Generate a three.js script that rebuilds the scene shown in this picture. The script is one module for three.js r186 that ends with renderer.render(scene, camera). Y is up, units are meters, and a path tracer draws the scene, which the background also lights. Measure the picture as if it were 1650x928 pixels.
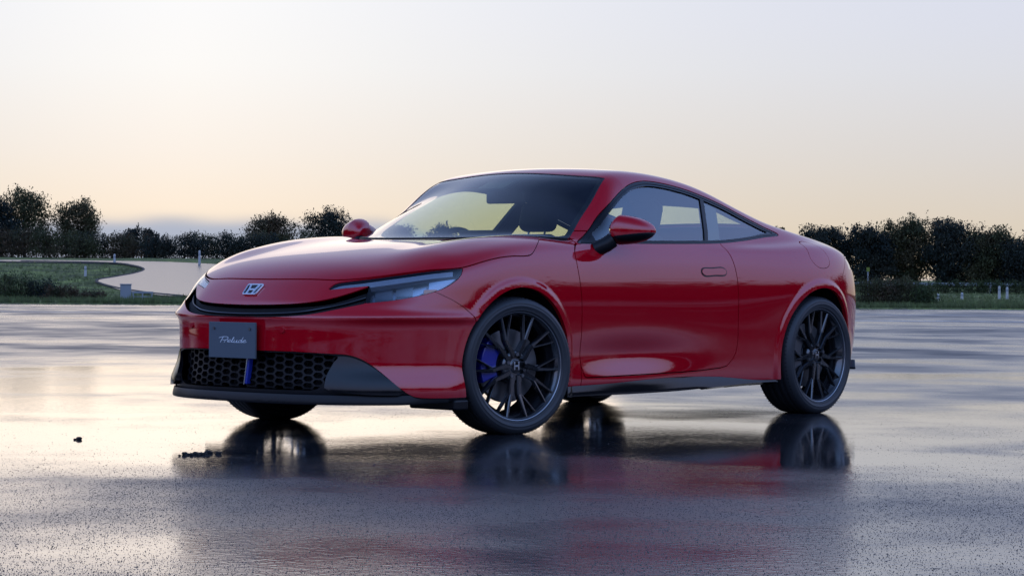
import * as THREE from 'three';
import { mergeGeometries } from 'three/addons/utils/BufferGeometryUtils.js';
import { RoundedBoxGeometry } from 'three/addons/geometries/RoundedBoxGeometry.js';

// ------------------------------------------------------------------ camera, sky, sun, exposure
const scene = new THREE.Scene();
const camera = new THREE.PerspectiveCamera(13.843, 1024 / 575, 0.1, 3000);
const EYE = new THREE.Vector3(10.023, 0.762, -8.393);
camera.position.copy(EYE);
{
  const yaw = 2.428663, pitch = -0.0045935, roll = 0.0070195;
  const fw = new THREE.Vector3(Math.cos(pitch) * Math.cos(yaw), Math.sin(pitch), Math.cos(pitch) * Math.sin(yaw));
  const r = new THREE.Vector3().crossVectors(fw, new THREE.Vector3(0, 1, 0)).normalize();
  const u = new THREE.Vector3().crossVectors(r, fw);
  camera.up.copy(u.multiplyScalar(Math.cos(roll)).addScaledVector(r, -Math.sin(roll)));
  camera.lookAt(EYE.clone().add(fw));
}
const renderer = new THREE.WebGLRenderer({ antialias: true });
renderer.toneMapping = THREE.LinearToneMapping;
renderer.toneMappingExposure = 1;
renderer.shadowMap.enabled = true;

// dusk sky: warm along the horizon where the sun has gone down, lavender and blue above and opposite
const SUN_AZ = 2.29;            // azimuth of the glow, about z over x
{
  const W = 2048, H = 1024, data = new Float32Array(W * H * 4);
  const lerp3 = (stops, e) => {
    let i = 0;
    while (i < stops.length - 2 && e > stops[i + 1][0]) i++;
    const a = stops[i], b = stops[i + 1];
    let t = Math.min(1, Math.max(0, (e - a[0]) / (b[0] - a[0])));
    return [1, 2, 3].map((c) => a[c] + (b[c] - a[c]) * t);
  };
  const sm = (a, b, x) => { const t = Math.min(1, Math.max(0, (x - a) / (b - a))); return t * t * (3 - 2 * t); };
  const glow = [[0, 1.0, 0.78, 0.54], [1.2, 1.0, 0.83, 0.65], [3, 0.98, 0.89, 0.80], [5, 0.985, 0.96, 0.93], [7, 0.97, 0.97, 0.985], [14, 0.72, 0.80, 1.03], [25, 0.48, 0.60, 0.96], [38, 0.27, 0.39, 0.72], [52, 0.10, 0.16, 0.34], [68, 0.045, 0.08, 0.19], [90, 0.04, 0.075, 0.19]];
  const anti = [[0, 0.46, 0.46, 0.62], [5, 0.60, 0.60, 0.82], [12, 0.63, 0.76, 1.30], [20, 0.62, 0.88, 1.68], [35, 0.50, 0.87, 1.80], [46, 0.31, 0.58, 1.24], [56, 0.16, 0.28, 0.60], [68, 0.07, 0.125, 0.30], [90, 0.04, 0.075, 0.19]];
  for (let j = 0; j < H; j++) {
    const el = ((j + 0.5) / H - 0.5) * 180;
    for (let i = 0; i < W; i++) {
      const az = ((i + 0.5) / W - 0.5) * 2 * Math.PI;
      let d = Math.abs(az - SUN_AZ) % (2 * Math.PI);
      if (d > Math.PI) d = 2 * Math.PI - d;
      const w = 0.5 + 0.5 * Math.cos(d), k = w * w * w;
      const e = Math.max(0, el), a = lerp3(glow, e), b = lerp3(anti, e), o = (j * W + i) * 4;
      const near = 0.73 + 0.27 * Math.exp(-Math.pow(d / 0.18, 1.5));       // brightest over the place where the sun went down
      // a long flat bank of slate cloud low over the horizon
      const from = az - SUN_AZ, bank = 1.36 * sm(0.14, 0.085, Math.abs(from)) + 0.012 * Math.sin(az * 61) + 0.012 * Math.sin(az * 157 + 1);
      const c = 0.9 * sm(0, 0.1, bank - e);
      const cloud = [0.36, 0.42, 0.54];
      for (let q = 0; q < 3; q++) { const v = (b[q] + (a[q] - b[q]) * k) * (1 + (near - 1) * (q === 0 ? 1 : q === 1 ? 0.88 : 0.95 - 0.4 * Math.min(1, e / 6)) * w); data[o + q] = v + (cloud[q] - v) * c; }
      data[o + 3] = 1;
    }
  }
  const sky = new THREE.DataTexture(data, W, H, THREE.RGBAFormat, THREE.FloatType);
  sky.mapping = THREE.EquirectangularReflectionMapping;
  sky.magFilter = sky.minFilter = THREE.LinearFilter;
  sky.needsUpdate = true;
  scene.background = sky;
  scene.environment = sky;
}
const sun = new THREE.DirectionalLight(0xffe0bf, 0.08);
sun.position.set(Math.cos(SUN_AZ) * 60, 5, Math.sin(SUN_AZ) * 60);
sun.castShadow = true;
sun.shadow.radius = 40;
Object.assign(sun.shadow.camera, { left: -30, right: 30, top: 20, bottom: -20, near: 1, far: 200 });
sun.shadow.mapSize.set(2048, 2048);
scene.add(sun, sun.target);
// ------------------------------------------------------------------ small maths
const clamp = (x, a = 0, b = 1) => Math.min(b, Math.max(a, x));
const sstep = (a, b, x) => { const t = clamp((x - a) / (b - a)); return t * t * t * (t * (t * 6 - 15) + 10); };
const smax = (a, b, k) => { const h = Math.max(k - Math.abs(a - b), 0) / k; return Math.max(a, b) + h * h * h * k / 6; };
const smin = (a, b, k) => -smax(-a, -b, k);
const bell = (x, c, w) => { const t = (x - c) / w; return Math.exp(-t * t); };
function spline(pts) {                       // natural cubic spline through [x, y] points, straight beyond its ends
  const n = pts.length, x = pts.map((p) => p[0]), y = pts.map((p) => p[1]);
  const m = new Array(n).fill(0), cp = new Array(n).fill(0), dp = new Array(n).fill(0);
  for (let i = 1; i < n - 1; i++) {
    const h0 = x[i] - x[i - 1], h1 = x[i + 1] - x[i], d = 6 * ((y[i + 1] - y[i]) / h1 - (y[i] - y[i - 1]) / h0), b = 2 * (h0 + h1) - h0 * cp[i - 1];
    cp[i] = h1 / b; dp[i] = (d - h0 * dp[i - 1]) / b;
  }
  for (let i = n - 2; i > 0; i--) m[i] = dp[i] - cp[i] * m[i + 1];
  const h0 = x[1] - x[0], s0 = (y[1] - y[0]) / h0 - h0 * m[1] / 6, hn = x[n - 1] - x[n - 2], sn = (y[n - 1] - y[n - 2]) / hn + hn * m[n - 2] / 6;
  return (t) => {
    if (t <= x[0]) return y[0] + s0 * (t - x[0]);
    if (t >= x[n - 1]) return y[n - 1] + sn * (t - x[n - 1]);
    let i = 0;
    while (t > x[i + 1]) i++;
    const h = x[i + 1] - x[i], a = (x[i + 1] - t) / h, b = 1 - a;
    return a * y[i] + b * y[i + 1] + ((a * a * a - a) * m[i] + (b * b * b - b) * m[i + 1]) * h * h / 6;
  };
}

// ------------------------------------------------------------------ the car's outer form as a field: negative inside, metres, x forward, y up, z to its right
const AXLE = 1.3025, TYRE_R = 0.335, ARCH_R = 0.378;
const topLine = spline([[-2.4, 0.79], [-2.1, 0.88], [-1.9, 0.935], [-1.6, 0.975], [-1.2, 0.972], [-0.6, 0.965], [0, 0.96], [0.7, 0.96], [1.0, 0.957], [1.25, 0.945], [1.5, 0.922], [1.75, 0.884], [1.95, 0.837], [2.1, 0.775], [2.2, 0.71], [2.25, 0.668], [2.295, 0.622], [2.35, 0.555]]);
const noseTip = spline([[0.1, 2.26], [0.2, 2.312], [0.26, 2.316], [0.33, 2.31], [0.4, 2.306], [0.48, 2.304], [0.53, 2.307], [0.552, 2.32], [0.567, 2.334], [0.582, 2.33], [0.6, 2.308], [0.625, 2.282], [0.66, 2.245], [0.72, 2.215], [0.8, 2.19], [1.0, 2.15]]);
const tailTip = spline([[0.1, -2.08], [0.2, -2.13], [0.3, -2.17], [0.5, -2.2], [0.65, -2.19], [0.8, -2.16], [0.9, -2.13], [1.1, -2.08]]);
const sideLine = spline([[0.08, 0.83], [0.2, 0.872], [0.27, 0.884], [0.35, 0.891], [0.43, 0.897], [0.52, 0.903], [0.6, 0.9075], [0.66, 0.909], [0.72, 0.9065], [0.8, 0.896], [0.88, 0.877], [0.95, 0.853], [1.05, 0.81]]);
const planBias = spline([[-2.2, -0.03], [-1.7, 0.0], [-1.3, 0.014], [-0.9, 0.008], [-0.4, -0.006], [0.3, -0.008], [0.8, -0.002], [1.3, 0.006], [1.7, 0.0], [2.3, -0.01]]);
const roofLine = spline([[-2.4, 0.84], [-2.1, 0.915], [-1.8, 0.985], [-1.45, 1.072], [-1.14, 1.142], [-0.84, 1.218], [-0.55, 1.298], [-0.25, 1.345], [0.0, 1.358], [0.18, 1.352], [0.34, 1.325], [0.55, 1.237], [0.8, 1.117], [1.1, 0.965], [1.4, 0.81]]);
const glassLine = spline([[0.5, 0.70], [0.7, 0.765], [0.82, 0.802], [0.9, 0.82], [0.97, 0.817], [1.05, 0.782], [1.15, 0.728], [1.25, 0.668], [1.31, 0.622], [1.4, 0.53]]);
function halfWidth(x, y) {
  let b = sideLine(y) + planBias(x);
  // sculpted hollow along the foot of the door that turns out again over the sill
  const sc = bell(x, 0.4, 0.42);
  b -= sc * 0.03 * bell(y, 0.37, 0.075);
  b += sc * 0.014 * bell(y, 0.245, 0.05);
  // rolled lips round the wheels
  const rf = Math.hypot(x - AXLE, y - TYRE_R), rr = Math.hypot(x + AXLE, y - TYRE_R);
  b += 0.012 * (1 - sstep(0.398, 0.434, rf)) * (1 - 0.85 * sstep(1.45, 1.72, x) * sstep(0.72, 0.5, y)) + 0.012 * (1 - sstep(0.398, 0.438, rr));
  if (x > 1.5) b += 0.016 * bell(y, 0.566, 0.022) * sstep(1.5, 1.75, x);        // the ridge that runs round the nose
  if (x > 1.5) b += 0.05 * sstep(0.37, 0.2, y) * sstep(1.5, 1.85, x);            // its foot kicks out
  b += 0.016 * bell(x, -1.3, 0.5) * bell(y, 0.74, 0.16);
  return b;
}
function bodyField(x, y, zz) {
  const z = Math.abs(zz), z2 = zz * zz;
  const c = 0.36 * sstep(0.9, 1.9, x);
  const top = y - topLine(x + c * z2 - (x < -1 ? 0.12 * z2 * sstep(1.0, 1.8, -x) : 0)) + 0.05 * z2 * z2 - 0.024 * bell(z, 0.64, 0.17) * sstep(1.95, 1.6, x) * sstep(0.6, 1.1, x);
  const b = halfWidth(x, y);
  let n = 2.68, tx = 0;
  if (x > 1.3) tx = (x - 1.3) / (noseTip(y) - 1.3 + 0.045 * sstep(0.6, 0.655, y) * (1 - sstep(0.34, 0.56, z)));
  else if (x < -1) { tx = (x + 1) / (tailTip(y) + 1); n = 3.3; }
  const tz = z / b, plan = (tx > 0 ? Math.pow(Math.pow(tx, n) + Math.pow(tz, n), 1 / n) : tz) - 1;
  return smax(smax(top, plan * (tx > 0 ? b + (1.02 - b) * Math.min(1, tx) : b), 0.13), 0.15 - y, 0.03);
}
function cabinField(x, y, zz) {
  const z = Math.abs(zz), z2 = zz * zz;
  const e = 0.52 * sstep(0.1, 0.9, x) - (x < -0.4 ? 0.2 * sstep(0.4, 1.6, -x) : 0);
  const top = y - roofLine(x + e * z2) + (0.085 + 0.15 * bell(x, 0.46, 0.19)) * z2;
  const w = glassLine(y) - (x < 0.1 ? 0.125 * Math.pow((0.1 - x) / 1.4, 1.7) : 0) - (x > 0.2 ? 0.05 * (x - 0.2) : 0);
  return smax(smax(smax(top * 0.92, (z - w) * 0.92, 0.11), -2.0 - x, 0.1), 0.55 - y, 0.02);
}
const carField = (x, y, z) => smin(bodyField(x, y, z), cabinField(x, y, z), 0.07 + 0.14 * sstep(-0.6, -1.5, x));
// ------------------------------------------------------------------ from a field to a mesh: surface nets, every vertex then moved onto the field's zero
function gradOf(f, x, y, z, h = 0.0015) {
  const gx = f(x + h, y, z) - f(x - h, y, z), gy = f(x, y + h, z) - f(x, y - h, z), gz = f(x, y, z + h) - f(x, y, z - h);
  return [gx / (2 * h), gy / (2 * h), gz / (2 * h)];
}
function meshField(f, lo, hi, h) {             // symmetric in z: lo[2] = -hi[2]
  const nx = Math.ceil((hi[0] - lo[0]) / h) + 1, ny = Math.ceil((hi[1] - lo[1]) / h) + 1, nh = Math.ceil(hi[2] / h), nz = 2 * nh + 1;
  const val = new Float32Array(nx * ny * nz).fill(9), at = (i, j, k) => (i * ny + j) * nz + k;
  const S = 4, P = (i, j, k) => [lo[0] + i * h, lo[1] + j * h, (k - nh) * h];
  for (let i = 0; i < nx; i += S) for (let j = 0; j < ny; j += S) for (let k = 0; k <= nh; k += S) {
    const [x, y, z] = P(i + S / 2, j + S / 2, k + S / 2), v = f(x, y, z);
    if (Math.abs(v) > h * S * 1.9) { if (v < 0) for (let a = i; a < Math.min(i + S, nx); a++) for (let b = j; b < Math.min(j + S, ny); b++) for (let c = k; c < Math.min(k + S, nh + 1); c++) val[at(a, b, c)] = val[at(a, b, nz - 1 - c)] = -9; continue; }
    for (let a = i; a < Math.min(i + S, nx); a++) for (let b = j; b < Math.min(j + S, ny); b++) for (let c = k; c < Math.min(k + S, nh + 1); c++) {
      const q = P(a, b, c);
      val[at(a, b, c)] = val[at(a, b, nz - 1 - c)] = f(q[0], q[1], q[2]);
    }
  }
  const cell = new Int32Array(nx * ny * nz).fill(-1), pos = [], idx = [];
  for (let i = 0; i < nx - 1; i++) for (let j = 0; j < ny - 1; j++) for (let k = 0; k < nz - 1; k++) {
    let m = 0;
    for (let q = 0; q < 8; q++) if (val[at(i + (q & 1), j + ((q >> 1) & 1), k + (q >> 2))] < 0) m |= 1 << q;
    if (m === 0 || m === 255) continue;
    let sx = 0, sy = 0, sz = 0, n = 0;
    for (let q = 0; q < 8; q++) for (let b = 0; b < 3; b++) {
      if (q & (1 << b)) continue;
      const r = q | (1 << b);
      if (!((m >> q) & 1) === !((m >> r) & 1)) continue;
      const v0 = val[at(i + (q & 1), j + ((q >> 1) & 1), k + (q >> 2))], v1 = val[at(i + (r & 1), j + ((r >> 1) & 1), k + (r >> 2))], t = v0 / (v0 - v1);
      sx += (q & 1) + (b === 0 ? t : 0); sy += ((q >> 1) & 1) + (b === 1 ? t : 0); sz += (q >> 2) + (b === 2 ? t : 0); n++;
    }
    cell[at(i, j, k)] = pos.length / 3;
    pos.push(lo[0] + (i + sx / n) * h, lo[1] + (j + sy / n) * h, (k - nh + sz / n) * h);
  }
  const quad = (a, b, c, d, flip) => { if (a < 0 || b < 0 || c < 0 || d < 0) return; if (flip) idx.push(a, c, b, a, d, c); else idx.push(a, b, c, a, c, d); };
  for (let i = 1; i < nx - 1; i++) for (let j = 1; j < ny - 1; j++) for (let k = 1; k < nz - 1; k++) {
    const v = val[at(i, j, k)] < 0;
    if (v !== val[at(i + 1, j, k)] < 0) quad(cell[at(i, j - 1, k - 1)], cell[at(i, j, k - 1)], cell[at(i, j, k)], cell[at(i, j - 1, k)], !v);
    if (v !== val[at(i, j + 1, k)] < 0) quad(cell[at(i - 1, j, k - 1)], cell[at(i - 1, j, k)], cell[at(i, j, k)], cell[at(i, j, k - 1)], !v);
    if (v !== val[at(i, j, k + 1)] < 0) quad(cell[at(i - 1, j - 1, k)], cell[at(i, j - 1, k)], cell[at(i, j, k)], cell[at(i - 1, j, k)], !v);
  }
  const nor = new Array(pos.length);
  for (let v = 0; v < pos.length; v += 3) {
    let x = pos[v], y = pos[v + 1], z = pos[v + 2], g;
    for (let it = 0; it < 3; it++) {
      g = gradOf(f, x, y, z);
      const q = g[0] * g[0] + g[1] * g[1] + g[2] * g[2], s = clamp(f(x, y, z) / (q || 1), -h, h);
      x -= g[0] * s; y -= g[1] * s; z -= g[2] * s;
    }
    const l = Math.hypot(...g) || 1;
    pos[v] = x; pos[v + 1] = y; pos[v + 2] = z; nor[v] = g[0] / l; nor[v + 1] = g[1] / l; nor[v + 2] = g[2] / l;
  }
  return { pos, nor, idx };
}
// the part of a mesh where f(x, y, z, normal) > 0, cut cleanly along f = 0
function cut(m, f) {
  const n = m.pos.length / 3, val = new Float64Array(n), pos = [], nor = [], idx = [], map = new Int32Array(n).fill(-1), mid = new Map();
  for (let v = 0; v < n; v++) { val[v] = f(m.pos[3 * v], m.pos[3 * v + 1], m.pos[3 * v + 2], m.nor[3 * v], m.nor[3 * v + 1], m.nor[3 * v + 2]); if (Math.abs(val[v]) < 1e-6) val[v] = 1e-6; }
  const own = (v) => { if (map[v] < 0) { map[v] = pos.length / 3; for (let c = 0; c < 3; c++) { pos.push(m.pos[3 * v + c]); nor.push(m.nor[3 * v + c]); } } return map[v]; };
  const between = (a, b) => {
    const key = a < b ? a * n + b : b * n + a;
    if (!mid.has(key)) {
      const t = val[a] / (val[a] - val[b]), q = [0, 1, 2].map((c) => m.nor[3 * a + c] + (m.nor[3 * b + c] - m.nor[3 * a + c]) * t), l = Math.hypot(...q) || 1;
      mid.set(key, pos.length / 3);
      for (let c = 0; c < 3; c++) { pos.push(m.pos[3 * a + c] + (m.pos[3 * b + c] - m.pos[3 * a + c]) * t); nor.push(q[c] / l); }
    }
    return mid.get(key);
  };
  for (let t = 0; t < m.idx.length; t += 3) {
    const a = m.idx[t], b = m.idx[t + 1], c = m.idx[t + 2], k = (val[a] > 0) + (val[b] > 0) + (val[c] > 0);
    if (k === 0) continue;
    if (k === 3) { idx.push(own(a), own(b), own(c)); continue; }
    let p = a, q = b, r = c;
    const odd = k === 1;
    while ((val[p] > 0) !== odd || (val[q] > 0) === odd || (val[r] > 0) === odd) [p, q, r] = [q, r, p];
    const pq = between(p, q), rp = between(r, p);
    if (odd) idx.push(own(p), pq, rp);
    else { const Q = own(q), R = own(r); idx.push(pq, Q, R, pq, R, rp); }
  }
  return { pos, nor, idx };
}
// turn the free edges of a sheet inwards by depth, so that panels show their thickness
function flange(m, depth) {
  const count = new Map(), n = m.pos.length / 3;
  for (let t = 0; t < m.idx.length; t += 3) for (let e = 0; e < 3; e++) {
    const a = m.idx[t + e], b = m.idx[t + (e + 1) % 3], key = a < b ? a * n + b : b * n + a;
    count.set(key, count.has(key) ? 0 : (a < b ? 1 : -1));
  }
  const pos = m.pos.slice(), nor = m.nor.slice(), idx = m.idx.slice();
  for (const [key, s] of count) {
    if (!s) continue;
    let a = Math.floor(key / n), b = key % n;
    if (s < 0) [a, b] = [b, a];
    const A = [0, 1, 2].map((c) => m.pos[3 * a + c]), B = [0, 1, 2].map((c) => m.pos[3 * b + c]), N = [0, 1, 2].map((c) => m.nor[3 * a + c]), M = [0, 1, 2].map((c) => m.nor[3 * b + c]);
    const ex = B[0] - A[0], ey = B[1] - A[1], ez = B[2] - A[2];
    let o = [ey * N[2] - ez * N[1], ez * N[0] - ex * N[2], ex * N[1] - ey * N[0]];
    const l = Math.hypot(...o);
    if (l < 1e-9) continue;
    o = o.map((v) => v / l);
    const at = pos.length / 3;
    pos.push(...A, ...B, ...A.map((v, c) => v - N[c] * depth), ...B.map((v, c) => v - M[c] * depth));
    for (let q = 0; q < 4; q++) nor.push(...o);
    idx.push(at, at + 2, at + 1, at + 1, at + 2, at + 3);
  }
  return { pos, nor, idx };
}
const inset = (m, d) => ({ pos: m.pos.map((v, i) => v - m.nor[i] * d), nor: m.nor.slice(), idx: m.idx.slice() });
function toGeometry(m) {
  const g = new THREE.BufferGeometry();
  g.setAttribute('position', new THREE.Float32BufferAttribute(m.pos, 3));
  g.setAttribute('normal', new THREE.Float32BufferAttribute(m.nor, 3));
  const uv = new Float32Array(m.pos.length / 3 * 2);
  for (let v = 0; v < uv.length / 2; v++) { uv[2 * v] = m.pos[3 * v] + m.pos[3 * v + 2]; uv[2 * v + 1] = m.pos[3 * v + 1]; }
  g.setAttribute('uv', new THREE.BufferAttribute(uv, 2));
  g.setIndex(m.idx);
  return g;
}
// ------------------------------------------------------------------ seeded noise and textures
function rng(seed) { let s = seed >>> 0; return () => { s = (s + 0x6d2b79f5) | 0; let t = Math.imul(s ^ (s >>> 15), 1 | s); t = (t + Math.imul(t ^ (t >>> 7), 61 | t)) ^ t; return ((t ^ (t >>> 14)) >>> 0) / 4294967296; }; }
function noiseGrid(n, seed) { const r = rng(seed), a = new Float32Array(n * n); for (let i = 0; i < a.length; i++) a[i] = r(); return (x, y) => { x = ((x % n) + n) % n; y = ((y % n) + n) % n; const i = Math.floor(x), j = Math.floor(y), u = x - i, v = y - j, s = u * u * (3 - 2 * u), t = v * v * (3 - 2 * v), I = (i + 1) % n, J = (j + 1) % n; return (a[j * n + i] * (1 - s) + a[j * n + I] * s) * (1 - t) + (a[J * n + i] * (1 - s) + a[J * n + I] * s) * t; }; }
function texture(w, h, fill, repeat = [1, 1], srgb = false) {
  const d = new Uint8Array(w * h * 4);
  for (let j = 0; j < h; j++) for (let i = 0; i < w; i++) { const c = fill(i / w, j / h, i, j), o = (j * w + i) * 4; if (typeof c === 'number') { d[o] = d[o + 1] = d[o + 2] = clamp(c) * 255; } else { d[o] = clamp(c[0]) * 255; d[o + 1] = clamp(c[1]) * 255; d[o + 2] = clamp(c[2]) * 255; } d[o + 3] = 255; }
  const t = new THREE.DataTexture(d, w, h, THREE.RGBAFormat);
  t.wrapS = t.wrapT = THREE.RepeatWrapping; t.magFilter = THREE.LinearFilter; t.minFilter = THREE.LinearMipmapLinearFilter; t.repeat.set(...repeat); t.needsUpdate = true;
  if (srgb) t.colorSpace = THREE.SRGBColorSpace;
  return t;
}
const lin = (r, g, b) => new THREE.Color().setRGB(r, g, b);
const std = (c, roughness, metalness = 0, more = {}) => new THREE.MeshStandardMaterial({ color: c, roughness, metalness, side: THREE.DoubleSide, ...more });
const phy = (c, more) => new THREE.MeshPhysicalMaterial({ color: c, side: THREE.DoubleSide, ...more });
const M = {
  paint: phy(lin(0.52, 0.002, 0.012), { roughness: 0.03, metalness: 0, ior: 1.85 }),
  glass: phy(lin(0.80, 0.88, 0.72), { roughness: 0, transmission: 1, thickness: 0, ior: 2.3 }),
  lens: phy(lin(0.9, 0.94, 0.97), { roughness: 0, transmission: 1, thickness: 0, ior: 1.75 }),
  glossBlack: phy(lin(0.006, 0.006, 0.008), { roughness: 0.14, ior: 1.45 }),
  satinBlack: phy(lin(0.008, 0.008, 0.01), { roughness: 0.36, specularIntensity: 0.55 }),
  rubber: std(lin(0.03, 0.032, 0.036), 0.46),
  liner: std(lin(0.006, 0.006, 0.007), 0.9),
  wheel: phy(lin(0.02, 0.021, 0.025), { roughness: 0.16, metalness: 0.4, ior: 1.9, clearcoat: 1, clearcoatRoughness: 0.05 }),
  rimEdge: std(lin(0.30, 0.31, 0.33), 0.25, 0.9),
  chrome: std(lin(0.78, 0.79, 0.82), 0.12, 1),
  darkMetal: std(lin(0.16, 0.16, 0.17), 0.38, 0.9),
  disc: std(lin(0.16, 0.16, 0.165), 0.4, 0.9),
  caliper: phy(lin(0.006, 0.014, 0.24), { roughness: 0.25, clearcoat: 0.8 }),
  cabin: std(lin(0.008, 0.009, 0.011), 0.8),
  seat: std(lin(0.013, 0.014, 0.017), 0.75),
  drl: phy(lin(0.36, 0.40, 0.46), { roughness: 0.18, transmission: 0.25, thickness: 0, ior: 1.5 }),
  reflector: std(lin(0.30, 0.34, 0.40), 0.22, 0.85),
  amber: phy(lin(0.62, 0.16, 0.02), { roughness: 0.2, clearcoat: 1 }),
  tailRed: phy(lin(0.35, 0.006, 0.008), { roughness: 0.08, clearcoat: 1 }),
  blue: phy(lin(0.02, 0.04, 0.36), { roughness: 0.3, clearcoat: 0.6 }),
  plate: std(lin(0.085, 0.098, 0.112), 0.5),
};
// ------------------------------------------------------------------ scene helpers
function mesh(name, geometry, material, parent) {
  const m = new THREE.Mesh(geometry, material);
  m.name = name; m.castShadow = m.receiveShadow = true;
  parent.add(m);
  return m;
}
const taken = {};
function numbered(name) { taken[name] = (taken[name] ?? -1) + 1; return taken[name] ? name + '_' + String(taken[name]).padStart(3, '0') : name; }
function thing(name, label, category, group) {
  const g = new THREE.Group();
  g.name = numbered(name); g.userData = { label, category };
  if (group) g.userData.group = group;
  scene.add(g);
  return g;
}
const move = (g, x, y, z) => g.translate(x, y, z);
const box = (w, h, d, x = 0, y = 0, z = 0) => move(new THREE.BoxGeometry(w, h, d), x, y, z);
const rbox = (w, h, d, r, x = 0, y = 0, z = 0) => move(new RoundedBoxGeometry(w, h, d, 3, r), x, y, z);
const join = (list) => mergeGeometries(list.map((g) => { const n = g.index ? g.toNonIndexed() : g; for (const k of Object.keys(n.attributes)) if (!['position', 'normal', 'uv'].includes(k)) n.deleteAttribute(k); return n; }));
function curve(pts, closed = false, n = 10) {           // Catmull-Rom polyline through 2-d points
  const c = new THREE.CatmullRomCurve3(pts.map((p) => new THREE.Vector3(p[0], p[1], 0)), closed, 'centripetal');
  return c.getPoints(pts.length * n).map((p) => [p.x, p.y]);
}
function inside(poly, margin = 0.25) {                  // signed distance to a closed polyline, positive inside
  let x0 = 9, x1 = -9, y0 = 9, y1 = -9;
  for (const [x, y] of poly) { x0 = Math.min(x0, x); x1 = Math.max(x1, x); y0 = Math.min(y0, y); y1 = Math.max(y1, y); }
  return (x, y) => {
    if (x < x0 - margin || x > x1 + margin || y < y0 - margin || y > y1 + margin) return -margin;
    let d = 1e9, s = -1;
    for (let i = 0, j = poly.length - 1; i < poly.length; j = i++) {
      const [ax, ay] = poly[j], [bx, by] = poly[i], ex = bx - ax, ey = by - ay, wx = x - ax, wy = y - ay, t = clamp((wx * ex + wy * ey) / (ex * ex + ey * ey || 1e-12)), dx = wx - ex * t, dy = wy - ey * t;
      d = Math.min(d, dx * dx + dy * dy);
      if ((ay > y) !== (by > y) && x < ex * (y - ay) / (by - ay) + ax) s = -s;
    }
    return s * Math.sqrt(d);
  };
}
const halfOf = (m, side) => { const o = { pos: m.pos, nor: m.nor, idx: [] }; for (let t = 0; t < m.idx.length; t += 3) if ((m.pos[3 * m.idx[t] + 2] > 0) === (side > 0)) o.idx.push(m.idx[t], m.idx[t + 1], m.idx[t + 2]); return compact(o); };
function compact(m) { const map = new Map(), o = { pos: [], nor: [], idx: [] }; for (const v of m.idx) { if (!map.has(v)) { map.set(v, o.pos.length / 3); for (let c = 0; c < 3; c++) { o.pos.push(m.pos[3 * v + c]); o.nor.push(m.nor[3 * v + c]); } } o.idx.push(map.get(v)); } return o; }
function lean(m, f) {                                    // push a sheet out along its normals by f metres and find its normals again
  const n = m.pos.length / 3, p = m.pos.slice();
  for (let v = 0; v < n; v++) { const d = f(p[3 * v], p[3 * v + 1], p[3 * v + 2]); for (let c = 0; c < 3; c++) m.pos[3 * v + c] += m.nor[3 * v + c] * d; }
  const g = new THREE.BufferGeometry(); g.setAttribute('position', new THREE.Float32BufferAttribute(m.pos, 3)); g.setIndex(m.idx); g.computeVertexNormals(); m.nor = [...g.attributes.normal.array];
  return m;
}
const wrap = (x, z) => Math.abs(z) + 2.33 - x;          // distance measured round the nose from its middle
// ------------------------------------------------------------------ the ground: (s, t) = metres ahead of and to the right of the spot where the picture was taken
const GS = [-0.7565, 0.654], GT = [-0.654, -0.7565];
const toX = (s, t) => 10.023 + s * GS[0] + t * GT[0], toZ = (s, t) => -8.393 + s * GS[1] + t * GT[1];
const toS = (x, z) => (x - 10.023) * GS[0] + (z + 8.393) * GS[1], toT = (x, z) => (x - 10.023) * GT[0] + (z + 8.393) * GT[1];
const EDGE = (t) => 60.5 + 0.06 * t + 0.4 * Math.sin(t * 0.11);
function landHeight(s, t) {
  const rise = 1.28 * sstep(60, 118, s) * sstep(4, -9, t), back = 1.6 * sstep(-22, -60, s) + 0.3 * sstep(75, 140, s);
  return rise + back;
}
function sheet(name, pts, y, material, tile = 1) {           // flat polygon in (s, t), laid at height y
  const shape = new THREE.Shape(pts.map(([s, t]) => new THREE.Vector2(toX(s, t), -toZ(s, t))));
  const g = new THREE.ShapeGeometry(shape).rotateX(-Math.PI / 2);
  const p = g.attributes.position, uv = g.attributes.uv;
  for (let i = 0; i < p.count; i++) { p.setY(i, y); uv.setXY(i, p.getX(i) / tile, p.getZ(i) / tile); }
  const m = mesh(name, g, material, scene);
  m.userData.kind = 'structure';
  return m;
}
const nA = noiseGrid(64, 11), nB = noiseGrid(64, 23), nC = noiseGrid(128, 37), nD = noiseGrid(256, 51);
const fbm = (x, y) => 0.5 * nA(x, y) + 0.28 * nB(x * 2.1 + 5, y * 2.1) + 0.14 * nC(x * 4.3, y * 4.3 + 9) + 0.08 * nD(x * 9.1, y * 9.1);
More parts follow.
